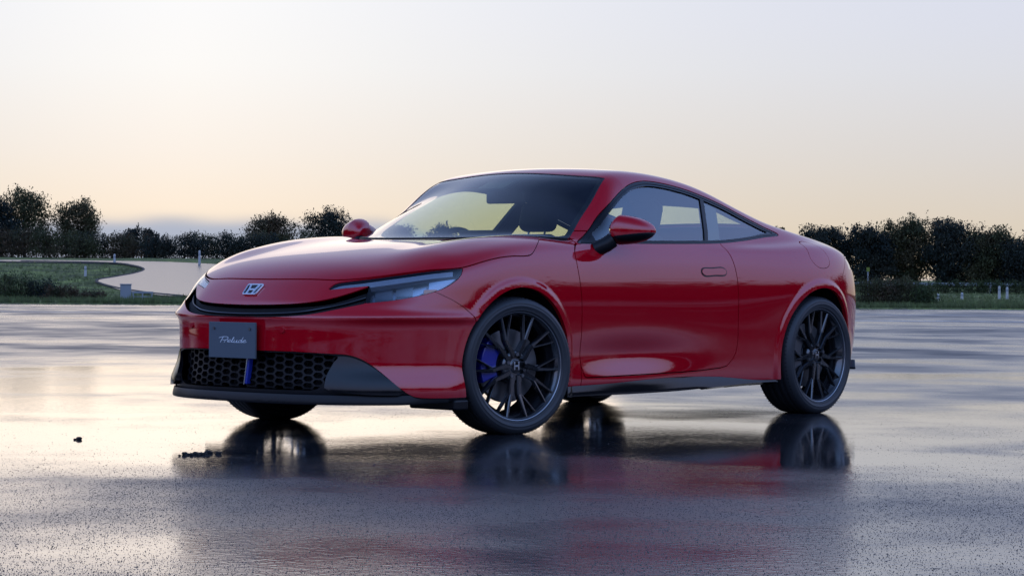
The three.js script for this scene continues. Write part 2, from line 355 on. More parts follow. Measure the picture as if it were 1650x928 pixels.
// where a film of water stands on the asphalt (1) and where the stone shows through it (0)
const bands = [[-40, 0.4], [5.5, 0.4], [7.0, 0.36], [8.0, 0.4], [9.2, 0.62], [10.6, 0.92], [12.2, 1], [13.6, 0.82], [15.0, 0.45], [16.5, 0.7], [19, 0.8], [21, 0.45], [24, 0.3], [27, 0.7], [33, 0.4], [40, 0.75], [47, 0.4], [60, 0.7], [120, 0.6]];
function wetness(s, t) {
  const w = s + (fbm(s * 0.35 + 3, t * 0.28 + 7) - 0.5) * (2 + s * 0.18) * 1.3 + (fbm(s * 1.3 + 11, t * 0.9 + 2) - 0.5) * 3.2;
  let i = 0;
  while (i < bands.length - 2 && w > bands[i + 1][0]) i++;
  const k = clamp((w - bands[i][0]) / (bands[i + 1][0] - bands[i][0])), b = bands[i][1] + (bands[i + 1][1] - bands[i][1]) * k * k * (3 - 2 * k);
  return clamp(b + (fbm(s * 0.9 + 40, t * 0.9 + 13) - 0.5) * 0.9 + (fbm(s * 3.1, t * 3.1) - 0.5) * 0.3);
}
const WET = 100;                                              // metres covered by the wetness map, centred ahead of the car
const wetMap = texture(2048, 2048, (u, v) => {
  const x = -12 + (u - 0.5) * WET, z = 10 + (v - 0.5) * WET, s = toS(x, z), t = toT(x, z), w = wetness(s, t);
  const far = sstep(14, 30, s); return 0.06 + 0.10 * far + (0.36 + 0.1 * far) * Math.pow(1 - w, 1.4);
});
wetMap.wrapS = wetMap.wrapT = THREE.MirroredRepeatWrapping;
wetMap.repeat.set(1 / WET, 1 / WET); wetMap.offset.set(0.5 + 12 / WET, 0.5 - 10 / WET);
const stones = (() => {                                       // rounded aggregate of several sizes, 2.4 m tile
  const N = 1024, a = new Float32Array(N * N), r = rng(77);
  for (let k = 0; k < 90000; k++) {
    const cx = r() * N, cy = r() * N, R = 1.6 + 2.6 * r() * r() * 2, hgt = 0.45 + 0.55 * r();
    for (let j = -Math.ceil(R); j <= R; j++) for (let i = -Math.ceil(R); i <= R; i++) { const d = (i * i + j * j) / (R * R); if (d < 1) { const q = ((Math.floor(cy) + j + N) % N) * N + (Math.floor(cx) + i + N) % N; a[q] = Math.max(a[q], hgt * Math.sqrt(1 - d)); } }
  }
  return (u, v, i, j) => a[j * N + i];
})();
const bumpTex = texture(1024, 1024, stones, [1 / 2.4, 1 / 2.4]);
const asphaltTex = texture(1024, 1024, (u, v, i, j) => { const h = stones(u, v, i, j), n = nB(u * 64, v * 64) * 0.5 + nC(u * 128, v * 128) * 0.5, k = 0.5 + 0.5 * h * (0.6 + 0.8 * n); return [0.24 * k, 0.245 * k, 0.26 * k]; }, [1 / 2.4, 1 / 2.4], true);
// near the car the stones stand proud where the film is thin and are drowned where it is deep
const NEAR = 10.24, NX = toX(9, 0), NZ = toZ(9, 0);
const nearBump = (() => {
  const N = 2048, a = new Float32Array(N * N), r = rng(78);
  for (let k = 0; k < 220000; k++) {
    const cx = r() * N, cy = r() * N, R = 1.3 + 3.2 * r() * r(), hgt = 0.35 + 0.65 * r();
    for (let j = -Math.ceil(R); j <= R; j++) for (let i = -Math.ceil(R); i <= R; i++) { const d = (i * i + j * j) / (R * R); if (d < 1) { const q = ((Math.floor(cy) + j + N) % N) * N + (Math.floor(cx) + i + N) % N; a[q] = Math.max(a[q], hgt * Math.sqrt(1 - d)); } }
  }
  const t = texture(N, N, (u, v, i, j) => { const x = NX + (u - 0.5) * NEAR, z = NZ + (v - 0.5) * NEAR, w = wetness(toS(x, z), toT(x, z)); return a[j * N + i] * (0.1 + 0.9 * Math.pow(1 - w, 1.2)); });
  t.wrapS = t.wrapT = THREE.MirroredRepeatWrapping;
  t.repeat.set(1 / NEAR, 1 / NEAR); t.offset.set(0.5 - NX / NEAR, 0.5 - NZ / NEAR);
  return t;
})();
M.asphalt = new THREE.MeshStandardMaterial({ map: asphaltTex, roughness: 1, roughnessMap: wetMap, bumpMap: nearBump, bumpScale: 0.0009 });
M.asphaltFar = new THREE.MeshStandardMaterial({ map: asphaltTex, roughness: 1, roughnessMap: wetMap, bumpMap: bumpTex, bumpScale: 0.00015 });
const SEAM = 13;
sheet('asphalt_ground', [[-26, -70], [-26, 70], [SEAM, 70], [SEAM, -70]], 0, M.asphalt);
sheet('asphalt_ground_001', [[SEAM, -70], [SEAM, 70], ...Array.from({ length: 57 }, (_, i) => [EDGE(70 - i * 2.5), 70 - i * 2.5])], 0, M.asphaltFar);
const earthTex = texture(512, 512, (u, v) => { const n = fbm(u * 8, v * 8), m = nC(u * 128, v * 128), g = 0.55 + 0.6 * (m - 0.5) + 0.7 * (n - 0.5); return [0.72 * g, 0.77 * g, 0.35 * g]; }, [1 / 7, 1 / 7], true);
M.turf = new THREE.MeshStandardMaterial({ map: earthTex, roughness: 0.95, bumpMap: texture(512, 512, (u, v) => nD(u * 256, v * 256) * 0.7 + nC(u * 128, v * 128) * 0.3, [1 / 3, 1 / 3]), bumpScale: 0.012 });
{ // the land beyond and behind: one sheet that dips under the asphalt and reaches the horizon
  const S = [-1500, -700, -350, -200, -120, -80, -60, -50, -42, -34, -28, -25, 30, 56], T = [];
  for (let s = 59; s < 130; s += 1) S.push(s);
  S.push(140, 160, 200, 260, 400, 700, 1500);
  for (const e of [1500, 700, 350, 200, 120, 90, 70]) T.push(-e);
  for (let t = -60; t <= 60; t += 1.5) T.push(t);
  for (const e of [70, 90, 120, 200, 350, 700, 1500]) T.push(e);
  const pos = [], uv = [], idx = [];
  for (const s of S) for (const t of T) { const x = toX(s, t), z = toZ(s, t), flat = s < EDGE(t) + 0.3 && s > -25.5 && Math.abs(t) < 69; const y = flat ? -0.12 : landHeight(s, t) - 0.02 + (s > 60 ? 0.05 * (nA(s * 0.4, t * 0.4) - 0.5) : 0) + 0.07 * sstep(0.3, 2, s - EDGE(t)); pos.push(x, y, z); uv.push(x, z); }
  for (let i = 0; i < S.length - 1; i++) for (let j = 0; j < T.length - 1; j++) { const a = i * T.length + j, b = a + 1, c = a + T.length, d = c + 1; idx.push(a, c, b, b, c, d); }
  const g = new THREE.BufferGeometry();
  g.setAttribute('position', new THREE.Float32BufferAttribute(pos, 3)); g.setAttribute('uv', new THREE.Float32BufferAttribute(uv, 2)); g.setIndex(idx); g.computeVertexNormals();
  mesh('grass_land', g, M.turf, scene).userData.kind = 'structure';
}
function drape(name, pts, lift, material, step = 0.6) {       // a polygon in (s, t) laid over the land
  let s0 = 1e9, s1 = -1e9, t0 = 1e9, t1 = -1e9;
  for (const [s, t] of pts) { s0 = Math.min(s0, s); s1 = Math.max(s1, s); t0 = Math.min(t0, t); t1 = Math.max(t1, t); }
  const f = inside(curve(pts, true, 6), 3), ns = Math.ceil((s1 - s0) / step) + 3, nt = Math.ceil((t1 - t0) / step) + 3, m = { pos: [], nor: [], idx: [] };
  for (let i = 0; i < ns; i++) for (let j = 0; j < nt; j++) { m.pos.push(s0 + (i - 1) * step, 0, t0 + (j - 1) * step); m.nor.push(0, 1, 0); }
  for (let i = 0; i < ns - 1; i++) for (let j = 0; j < nt - 1; j++) { const a = i * nt + j; m.idx.push(a, a + 1, a + nt, a + 1, a + nt + 1, a + nt); }
  const c = cut(m, (s, y, t) => f(s, t));
  for (let v = 0; v < c.pos.length; v += 3) { const s = c.pos[v], t = c.pos[v + 2]; c.pos[v] = toX(s, t); c.pos[v + 1] = landHeight(s, t) + lift; c.pos[v + 2] = toZ(s, t); }
  const g = toGeometry(flange(c, 0.12));
  for (let v = 0; v < c.pos.length / 3; v++) g.attributes.uv.setXY(v, c.pos[3 * v], c.pos[3 * v + 2]);
  const o = mesh(name, g, material, scene);
  o.userData.kind = 'structure';
  return o;
}

// ------------------------------------------------------------------ the outlines of the car's panels
const dlo = inside(curve([[0.745, 0.934], [0.66, 0.97], [0.568, 1.02], [0.417, 1.121], [0.247, 1.215], [0.128, 1.259], [0.001, 1.28], [-0.141, 1.278], [-0.352, 1.252], [-0.51, 1.219], [-0.699, 1.17], [-0.89, 1.11], [-1.069, 1.058], [-1.19, 1.02], [-1.185, 1.012], [-1.005, 0.995], [-0.762, 0.972], [-0.489, 0.954], [-0.107, 0.945], [0.426, 0.938], [0.7, 0.933]], true, 6));
const gDlo = (x, y, z) => Math.min(dlo(x, y), Math.abs(z) - 0.45);
const windSide = spline([[0.2, 0.576], [0.263, 0.596], [0.4, 0.637], [0.523, 0.664], [0.697, 0.728], [0.8, 0.76], [1.2, 0.8]]);
const gWind = (x, y, z) => { const a = Math.abs(z); return Math.min(x - (0.345 - 0.23 * a * a), 1.135 - 0.72 * a * a - x, windSide(x) - a, y - 0.9); };
const gCowl = (x, y, z) => { const a = Math.abs(z); return Math.min(x - (1.135 - 0.72 * a * a), 1.205 - 0.62 * a * a - x, 0.765 - a, y - 0.9); };
const gRear = (x, y, z) => { const a = Math.abs(z); return smin(smin(-0.86 - x - 0.1 * a, x + 1.40 - 0.25 * a * a, 0.06), 0.46 - 0.05 * (-x - 0.7) - a, 0.08) - Math.max(0, 0.9 - y) * 9; };
const lampTopY = spline([[0.6, 0.700], [0.669, 0.724], [0.78, 0.738], [0.915, 0.751], [1.163, 0.776], [1.33, 0.791], [1.524, 0.803]]);
const lampPoly = inside([...curve([[0.622, 0.700], [0.669, 0.724], [0.78, 0.738], [0.915, 0.751], [1.163, 0.776], [1.33, 0.791], [1.518, 0.803]], false, 6), ...curve([[1.524, 0.798], [1.506, 0.765], [1.412, 0.714], [1.286, 0.682], [1.079, 0.652], [0.862, 0.634]], false, 6), [0.894, 0.716], [0.751, 0.706], [0.63, 0.696]]);
const grilleTopY = spline([[0, 0.62], [0.1, 0.621], [0.297, 0.625], [0.505, 0.638], [0.69, 0.665], [0.89, 0.712]]), grilleBotY = spline([[0, 0.562], [0.1, 0.563], [0.299, 0.568], [0.506, 0.582], [0.691, 0.608], [0.852, 0.632]]);
const gLamp = (x, y, z) => (x < 1.5 ? -0.2 : lampPoly(wrap(x, z), y));
const gGrille = (x, y, z) => { if (x < 1.8) return -0.2; const q = wrap(x, z); return Math.min(grilleTopY(q) - y, y - grilleBotY(q), 0.8615 + (y - 0.632) * 0.4 - q); };
const redFoot = spline([[0, 0.404], [0.5, 0.402], [0.66, 0.397], [0.76, 0.392], [0.84, 0.374], [0.918, 0.342], [1.02, 0.285], [1.124, 0.226], [1.19, 0.2], [1.26, 0.192], [1.6, 0.19], [3, 0.19]]);
const gLow = (x, y, z) => (x < 1.55 ? -0.2 : redFoot(wrap(x, z)) - y);
const mouthPoly = inside([...curve([[-0.3, 0.398], [0, 0.398], [0.5, 0.396], [0.665, 0.388]]), ...curve([[0.67, 0.38], [0.615, 0.33], [0.585, 0.27], [0.52, 0.232], [0.4, 0.226], [0, 0.226], [-0.3, 0.226]])]);
const gMouth = (x, y, z) => (x < 1.9 ? -0.2 : mouthPoly(wrap(x, z) - 0.02, y));
const cornerPoly = inside([...curve([[0.69, 0.386], [0.76, 0.384], [0.84, 0.366], [0.918, 0.334], [1.02, 0.277], [1.12, 0.222]]), ...curve([[1.08, 0.212], [0.9, 0.214], [0.66, 0.224]]), ...curve([[0.61, 0.24], [0.62, 0.29], [0.68, 0.38]])]);
const hoodY = spline([[0, 0.743], [0.3, 0.744], [0.56, 0.744], [0.66, 0.742], [0.78, 0.746], [0.915, 0.756], [1.163, 0.780], [1.33, 0.794], [1.53, 0.807], [1.629, 0.827], [1.762, 0.852], [1.9, 0.864], [2.0, 0.868], [2.025, 0.876], [2.06, 0.91], [2.1, 0.955], [2.2, 1.05], [2.5, 1.4]]);
const gHood = (x, y, z) => { const a = Math.abs(z); return Math.min(y - hoodY(wrap(x, z)), x - (1.205 - 0.62 * a * a)); };
const doorPoly = inside([...curve([[0.758, 0.9345], [0.8, 0.92], [0.84, 0.885], [0.848, 0.83], [0.838, 0.72], [0.826, 0.6], [0.82, 0.5], [0.812, 0.4], [0.798, 0.32], [0.778, 0.268]], false, 6), ...curve([[0.76, 0.259], [0.19, 0.264], [-0.196, 0.27], [-0.4, 0.281]], false, 6), ...curve([[-0.45, 0.29], [-0.51, 0.34], [-0.532, 0.41], [-0.526, 0.523], [-0.518, 0.691], [-0.512, 0.792], [-0.498, 0.886], [-0.487, 0.955]], false, 6), [-0.48, 1.0], [0.7, 1.0]]);
const gDoor = (x, y, z) => Math.min(doorPoly(x, y), Math.abs(z) - 0.5);
const fuelPoly = inside(curve([[-1.30, 0.966], [-1.41, 0.97], [-1.432, 0.93], [-1.44, 0.87], [-1.405, 0.835], [-1.29, 0.83], [-1.235, 0.88]], true));
const gFuel = (x, y, z) => Math.min(fuelPoly(x, y), z < 0 ? 1 : -1, Math.abs(z) - 0.5);
const bumperX = spline([[0.2, 1.6], [0.5, 1.6], [0.586, 1.645], [0.65, 1.74], [0.691, 1.827], [0.75, 1.95], [0.9, 2.2]]);
const rearX = spline([[0.2, -1.45], [0.5, -1.45], [0.692, -1.5], [0.8, -1.6], [0.88, -1.715], [1, -1.9]]);
const gTail = (x, y, z) => Math.min(y - 0.815 - 0.02 * (x + 2), 0.888 - y, -1.735 - x);
const arch = (s, r) => (x, y, z) => Math.abs(z) < 0.5 ? 1 : Math.hypot(x - s * AXLE, y - TYRE_R) - r;
const sillY = (x) => 0.218 + 0.02 * bell(x, 0.0, 0.55) - 0.016 * sstep(-0.3, -0.85, x);
const footY = (x) => (x < -1.5 ? 0.27 : sillY(x));

// ------------------------------------------------------------------ the skin, cut into panels
const car = thing('coupe_car', 'glossy red two-door coupe with black wheels parked on the wet asphalt', 'car');
const GAP = 0.003;
{
  const skin = meshField(carField, [-2.32, 0.12, -1], [2.42, 1.42, 1], 0.0115);
  const fine = cut(meshField(carField, [1.5, 0.13, -0.98], [2.4, 0.86, 0.98], 0.006), (x) => x - 1.52);
  let p = skin;
  for (const g of [gDlo, gWind, gCowl, gRear, gLamp, gGrille, gLow, gTail]) p = cut(p, (x, y, z) => -g(x, y, z) - 0.001);
  p = cut(cut(p, arch(1, ARCH_R)), arch(-1, ARCH_R));
  p = cut(p, (x, y, z) => y - (x > 1.5 ? 0.19 : footY(x)));
  const take = (g, gap = GAP) => { const a = cut(p, (x, y, z) => g(x, y, z) - gap); p = cut(p, (x, y, z) => -g(x, y, z) - gap); return a; };
  const panel = (m, d = 0.02) => toGeometry(flange(m, d));
  const doors = take(gDoor), hood = take(gHood), fuel = take(gFuel, 0.0015), nose = take((x, y, z) => Math.min(x - bumperX(y), 0.85 - y)), fenders = take((x, y, z) => Math.min(x - 0.8, 0.947 - 0.06 * (1.0 - x) - y)), tail = take((x, y, z) => Math.min(rearX(y) - x, 0.9 - y));
  mesh('body_shell', panel(p), M.paint, car);
  mesh('hood', panel(hood), M.paint, car);
  mesh('front_bumper', panel(nose), M.paint, car);
  mesh('rear_bumper', panel(tail), M.paint, car);
  mesh('fuel_door', panel(fuel, 0.012), M.paint, car);
  const door = {};
  for (const s of [-1, 1]) { mesh('front_fender', panel(halfOf(fenders, s)), M.paint, car); door[s] = mesh('door', panel(halfOf(doors, s)), M.paint, car); }
  // door handles, flush bars in a shallow groove
  const handlePoly = inside(curve([[-0.212, 0.812], [-0.3, 0.817], [-0.4, 0.818], [-0.425, 0.8], [-0.41, 0.782], [-0.32, 0.778], [-0.222, 0.777], [-0.202, 0.795]], true));
  for (const s of [-1, 1]) {
    const h = cut(halfOf(cut(skin, (x, y, z) => Math.min(Math.abs(z) - 0.5, 0.5 - Math.abs(x + 0.3))), s), (x, y) => handlePoly(x, y) + 0.004);
    mesh('handle_surround', toGeometry(flange(inset(h, -0.0012), 0.004)), M.satinBlack, door[s]);
    mesh('handle', toGeometry(flange(inset(cut(h, (x, y) => handlePoly(x, y) - 0.003), -0.0045), 0.01)), M.paint, door[s]);
  }
  // glass: side windows with black surrounds, windscreen and rear window with a printed border
  const sideGlass = cut(skin, (x, y, z) => gDlo(x, y, z) - 0.002);
  const post = (x, y) => x - (-0.508 + (1.214 - y) * 0.565);                // along the door window's rear edge
  const clear = (x, y, z) => gDlo(x, y, z) - 0.012 - 0.014 * sstep(0.96, 1.05, y);
  for (const s of [-1, 1]) {
    const g = halfOf(sideGlass, s);
    const frame = mesh('window_frame', toGeometry(flange(inset(cut(g, (x, y, z) => -clear(x, y, z)), 0.003), 0.012)), M.glossBlack, car);
    mesh('trim_strip', toGeometry(flange(inset(cut(cut(g, (x, y, z) => 0.017 - gDlo(x, y, z)), (x, y, z) => gDlo(x, y, z) - 0.008), 0.0005), 0.004)), M.satinBlack, frame);
    const pane = cut(g, clear);
    const w = mesh('side_window', toGeometry(inset(cut(pane, (x, y) => post(x, y) - 0.018), 0.010)), M.glass, car);
    const qw = mesh('quarter_window', toGeometry(inset(cut(pane, (x, y) => -post(x, y) - 0.018), 0.010)), M.glass, car);
    mesh('window_post', toGeometry(flange(inset(cut(cut(pane, (x, y) => post(x, y) + 0.018), (x, y) => 0.018 - post(x, y)), 0.004), 0.02)), M.satinBlack, car);
    mesh('pillar_cover', toGeometry(inset(cut(cut(pane, (x, y) => post(x, y) + 0.15), (x, y) => -post(x, y) - 0.02), 0.014)), M.glossBlack, qw);
    mesh('corner_cover', toGeometry(inset(cut(pane, (x, y) => x - 0.585 + (y - 0.95) * 0.05), 0.007)), M.satinBlack, w);
  }
  const ws = mesh('windscreen', toGeometry(inset(cut(skin, (x, y, z) => gWind(x, y, z) - 0.003), 0.003)), M.glass, car);
  mesh('printed_border', toGeometry(inset(cut(skin, (x, y, z) => Math.min(gWind(x, y, z) - 0.002, 0.03 + 0.05 * sstep(0.25, 0.75, x) * 0 - gWind(x, y, z))), 0.006)), M.satinBlack, ws);
  mesh('windscreen_seal', toGeometry(flange(inset(cut(cut(skin, (x, y, z) => gWind(x, y, z) + 0.002), (x, y, z) => 0.006 - gWind(x, y, z)), 0.001), 0.02)), M.rubber, ws);
  mesh('cowl_panel', toGeometry(flange(inset(cut(skin, (x, y, z) => gCowl(x, y, z) + 0.012), 0.018), 0.01)), M.satinBlack, car);
  const rw = mesh('rear_window', toGeometry(inset(cut(skin, (x, y, z) => gRear(x, y, z) - 0.002), 0.004)), M.glass, car);
  mesh('printed_border', toGeometry(inset(cut(cut(skin, (x, y, z) => gRear(x, y, z) - 0.002), (x, y, z) => 0.035 - gRear(x, y, z)), 0.007)), M.satinBlack, rw);

  // lamps
  const lampSkin = cut(fine, (x, y, z) => gLamp(x, y, z) - 0.0015);
  for (const s of [-1, 1]) {
    const l = halfOf(lampSkin, s);
    const lamp = mesh('headlight', toGeometry(flange(inset(l, 0.085), -0.082)), M.satinBlack, car);
    mesh('lens', toGeometry(inset(l, 0.002)), M.lens, lamp);
    const under = (x, z) => lampTopY(wrap(x, z));
    const bar = cut(cut(cut(l, (x, y, z) => under(x, z) - 0.007 - y), (x, y, z) => y - under(x, z) + 0.032), (x, y, z) => 1.46 - wrap(x, z));
    mesh('light_bar', toGeometry(flange(inset(bar, 0.014), 0.03)), M.drl, lamp);
    const bowl = cut(cut(l, (x, y, z) => under(x, z) - 0.042 - y), (x, y, z) => wrap(x, z) - 0.885);
    mesh('reflector', toGeometry(inset(cut(bowl, (x, y, z) => 1.36 - wrap(x, z)), 0.06)), M.reflector, lamp);
    mesh('side_reflector', toGeometry(flange(inset(cut(bowl, (x, y, z) => wrap(x, z) - 1.3), 0.03), 0.03)), M.reflector, lamp);
    mesh('indicator', toGeometry(flange(inset(cut(cut(bowl, (x, y, z) => 0.045 - Math.abs(wrap(x, z) - 1.31)), (x, y, z) => 0.704 - y), 0.018), 0.02)), M.amber, lamp);
    for (const q of [0.985, 1.13]) {
      const y0 = lampTopY(q) - 0.068, r = 0.026;
      const e = cut(cut(bowl, (x, y, z) => 0.056 - Math.abs(wrap(x, z) - q)), (x, y, z) => r - Math.abs(y - y0));
      mesh('projector', toGeometry(flange(inset(e, 0.026), 0.03)), M.lens, lamp);
      mesh('projector_frame', toGeometry(flange(inset(cut(cut(bowl, (x, y, z) => 0.062 - Math.abs(wrap(x, z) - q)), (x, y, z) => r + 0.006 - Math.abs(y - y0)), 0.045), 0.02)), M.darkMetal, lamp);
    }
  }
  // upper grille: a deep slot with two dark blades and a bright line between them
  const slot = cut(fine, (x, y, z) => gGrille(x, y, z) - 0.0015);
  const grille = mesh('upper_grille', toGeometry(flange(inset(slot, 0.07), -0.066)), M.liner, car);
  const frac = (x, y, z) => { const q = wrap(x, z), a = grilleBotY(q); return (y - a) / (grilleTopY(q) - a); };
  for (const [a, b, d] of [[0.6, 0.9, 0.03], [0.08, 0.42, 0.026]]) mesh('blade', toGeometry(flange(inset(cut(cut(slot, (x, y, z) => frac(x, y, z) - a), (x, y, z) => b - frac(x, y, z)), d), 0.03)), M.liner, grille);
  mesh('bright_strip', toGeometry(flange(inset(cut(cut(slot, (x, y, z) => frac(x, y, z) - 0.48), (x, y, z) => 0.53 - frac(x, y, z)), 0.016), 0.01)), M.darkMetal, grille);
  // lower mouth and the black foot of the bumper
  const low = cut(cut(fine, (x, y, z) => gLow(x, y, z) - 0.001), (x, y, z) => y - 0.172);
  const foot = cut(cut(low, (x, y, z) => -gMouth(x, y, z) - 0.001), arch(1, ARCH_R));
  const lower = mesh('lower_fascia', toGeometry(flange(inset(foot, 0.006), 0.05)), M.satinBlack, car);
  const blade = cut(foot, (x, y, z) => cornerPoly(wrap(x, z), y));
  lean(blade, (x, y) => 0.004 + 0.022 * clamp((0.386 - y) / 0.17));
  mesh('corner_blade', toGeometry(flange(blade, 0.03)), M.glossBlack, lower);
  const lip = cut(cut(foot, (x, y, z) => 0.207 - y), (x, y, z) => 1.42 - wrap(x, z));
  lean(lip, (x, y, z) => (0.008 + 0.02 * clamp((0.207 - y) / 0.03)) * (1 - 0.7 * sstep(1.05, 1.4, wrap(x, z))));
  mesh('chin_lip', toGeometry(flange(lip, 0.07)), M.satinBlack, lower);
  const mouthFine = cut(cut(meshField(carField, [2.0, 0.2, -0.72], [2.38, 0.43, 0.72], 0.0042), (x) => x - 2.02), (x, y, z) => gMouth(x, y, z) + 0.004);
  const CW = 0.062, CH = 0.034;
  const hexEdge = (u, v) => {                                          // distance to the edge of the nearest cell of a honeycomb with level tops
    let a = 9, b = 9;
    const i0 = Math.round(u / CW);
    for (let i = i0 - 1; i <= i0 + 1; i++) { const off = (i & 1) * 0.5, j0 = Math.round(v / CH - off); for (let j = j0 - 1; j <= j0 + 1; j++) { const d = Math.hypot((u - i * CW) * 0.52, v - (j + off) * CH); if (d < a) { b = a; a = d; } else if (d < b) b = d; } }
    return (b - a) / 2;
  };
  const along = (x, z) => Math.sign(z) * (Math.abs(z) + Math.max(0, 2.31 - x) * 0.6);
  const mouth = mesh('lower_grille', toGeometry(flange(inset(cut(mouthFine, (x, y, z) => 0.0036 - hexEdge(along(x, z), y - 0.232)), 0.032), 0.024)), M.satinBlack, car);
  mesh('grille_backing', toGeometry(flange(inset(cut(mouthFine, (x, y, z) => gMouth(x, y, z)), 0.12), -0.115)), M.liner, mouth);
  const bar = rbox(0.03, 0.125, 0.022, 0.006);
  bar.rotateX(-0.17).translate(2.288, 0.305, -0.045);
  mesh('blue_accent', bar, M.blue, mouth);
  const bar2 = rbox(0.01, 0.13, 0.006, 0.002);
  bar2.rotateX(-0.17).translate(2.305, 0.305, -0.045);
  mesh('accent_edge', bar2, M.chrome, mouth);
  for (const [x, y, z] of [[2.263, 0.515, 0.388], [2.29, 0.505, -0.277]]) { const g = new THREE.CylinderGeometry(0.012, 0.013, 0.012, 20); g.rotateZ(Math.PI / 2).rotateY(-z * 0.55).translate(x, y, z); mesh('parking_sensor', g, M.paint, car); }
  // tail lamps
  const tl = cut(skin, (x, y, z) => gTail(x, y, z) - 0.002);
  mesh('tail_light', toGeometry(flange(inset(tl, 0.004), 0.03)), M.tailRed, car);
  // sills, rear foot
  const sk = cut(cut(cut(skin, (x, y, z) => Math.min(sillY(x) + 0.004 - y, 0.93 - Math.abs(x - 0.02))), (x, y, z) => y - 0.18 - 0.02 * sstep(0.2, -0.9, x)), arch(1, ARCH_R + 0.005));
  for (const s of [-1, 1]) mesh('side_skirt', toGeometry(flange(lean(halfOf(cut(sk, arch(-1, ARCH_R + 0.005)), s), (x, y) => 0.006 + 0.03 * clamp((0.238 - y) / 0.05)), 0.07)), M.glossBlack, car);
  const rf = cut(cut(skin, (x, y, z) => Math.min(-1.45 - x, 0.272 - y)), (x, y, z) => Math.min(y - 0.2, arch(-1, ARCH_R)(x, y, z)));
  mesh('rear_diffuser', toGeometry(flange(inset(rf, -0.004), 0.06)), M.glossBlack, car);

  // dark inner skin that closes the gaps and lines the cabin
  let inner = inset(meshField(carField, [-2.32, 0.12, -1], [2.42, 1.42, 1], 0.024), 0.024);
  for (const [g, o] of [[gDlo, 0.012], [gWind, 0.02], [gRear, 0.02], [gLamp, -0.012], [gGrille, -0.012], [gMouth, -0.02], [gCowl, -0.01]]) inner = cut(inner, (x, y, z) => -g(x, y, z) + o * 0 - (o < 0 ? -o : 0) + (o > 0 ? o : 0));
  inner = cut(cut(inner, arch(1, 0.4)), arch(-1, 0.4));
  inner = cut(inner, (x, y) => y - 0.2);
  mesh('inner_lining', toGeometry(inner), M.cabin, car);
}
{ // wheel housings and floor
  for (const sx of [1, -1]) for (const sz of [1, -1]) {
    const g = new THREE.CylinderGeometry(0.402, 0.402, 0.4, 48, 1, true, 0, Math.PI * 2);
    g.rotateX(Math.PI / 2).translate(sx * AXLE, TYRE_R, sz * 0.69);
    const c = new THREE.CircleGeometry(0.4, 40); c.translate(sx * AXLE, TYRE_R, sz * 0.5);
    // keep only what lies above the sill
    const keep = (geo) => { const m = { pos: [...geo.attributes.position.array], nor: [...geo.attributes.normal.array], idx: [...geo.index.array] }; return toGeometry(cut(m, (x, y, z) => Math.min(y - 0.19, -carField(x, y, z) - 0.012))); };
    mesh('wheel_housing', join([keep(g), keep(c)]), M.liner, car);
  }
  mesh('floor_pan', join([box(3.9, 0.06, 1.0, 0.1, 0.215, 0), box(1.74, 0.06, 1.7, 0, 0.215, 0), box(0.42, 0.05, 1.3, 1.93, 0.2, 0), box(0.3, 0.06, 1.3, -1.82, 0.25, 0)]), M.liner, car);
  for (const s of [-1, 1]) mesh('rear_winglet', rbox(0.11, 0.016, 0.05, 0.006).rotateZ(-0.4).rotateY(-s * 0.6).translate(-1.865, 0.262, s * 0.765), M.glossBlack, car);
  mesh('air_deflector', rbox(0.1, 0.05, 0.3, 0.012, 1.69, 0.155, -0.73), M.satinBlack, car);
  mesh('air_deflector', rbox(0.1, 0.05, 0.3, 0.012, 1.69, 0.155, 0.73), M.satinBlack, car);
}
// ------------------------------------------------------------------ wheels: outer face towards -z, hub at the origin
function bars(list, z0, z1) {                          // tapered bars in the wheel's plane: [[x0, y0, w0, x1, y1, w1, zA, zB]], each with bevelled edges
  const out = [];
  for (const [x0, y0, w0, x1, y1, w1, dA = 0, dB = 0, depth = 0.022] of list) {
    const l = Math.hypot(x1 - x0, y1 - y0), ux = (x1 - x0) / l, uy = (y1 - y0) / l, nx = -uy, ny = ux;
    const ring = (x, y, w, d) => [[w / 2, z1 + d + depth], [w / 2, z1 + d + 0.006], [w / 2 - Math.min(0.004, w * 0.3), z1 + d], [-w / 2 + Math.min(0.004, w * 0.3), z1 + d], [-w / 2, z1 + d + 0.006], [-w / 2, z1 + d + depth]].map(([s, z]) => [x + nx * s, y + ny * s, z]);
    const A = ring(x0, y0, w0, dA), B = ring(x1, y1, w1, dB), pos = [];
    for (let i = 0; i < 6; i++) { const j = (i + 1) % 6; pos.push(...A[i], ...B[i], ...B[j], ...A[i], ...B[j], ...A[j]); }
    const g = new THREE.BufferGeometry();
    g.setAttribute('position', new THREE.Float32BufferAttribute(pos, 3));
    g.setAttribute('uv', new THREE.Float32BufferAttribute(new Float32Array(pos.length / 3 * 2), 2));
    g.computeVertexNormals();
    out.push(g);
  }
  return out;
}
const lathe = (pts, n = 96) => new THREE.LatheGeometry(pts.map((p) => new THREE.Vector2(p[0], p[1])), n).rotateX(-Math.PI / 2);   // (radius, outwards): outwards becomes -z
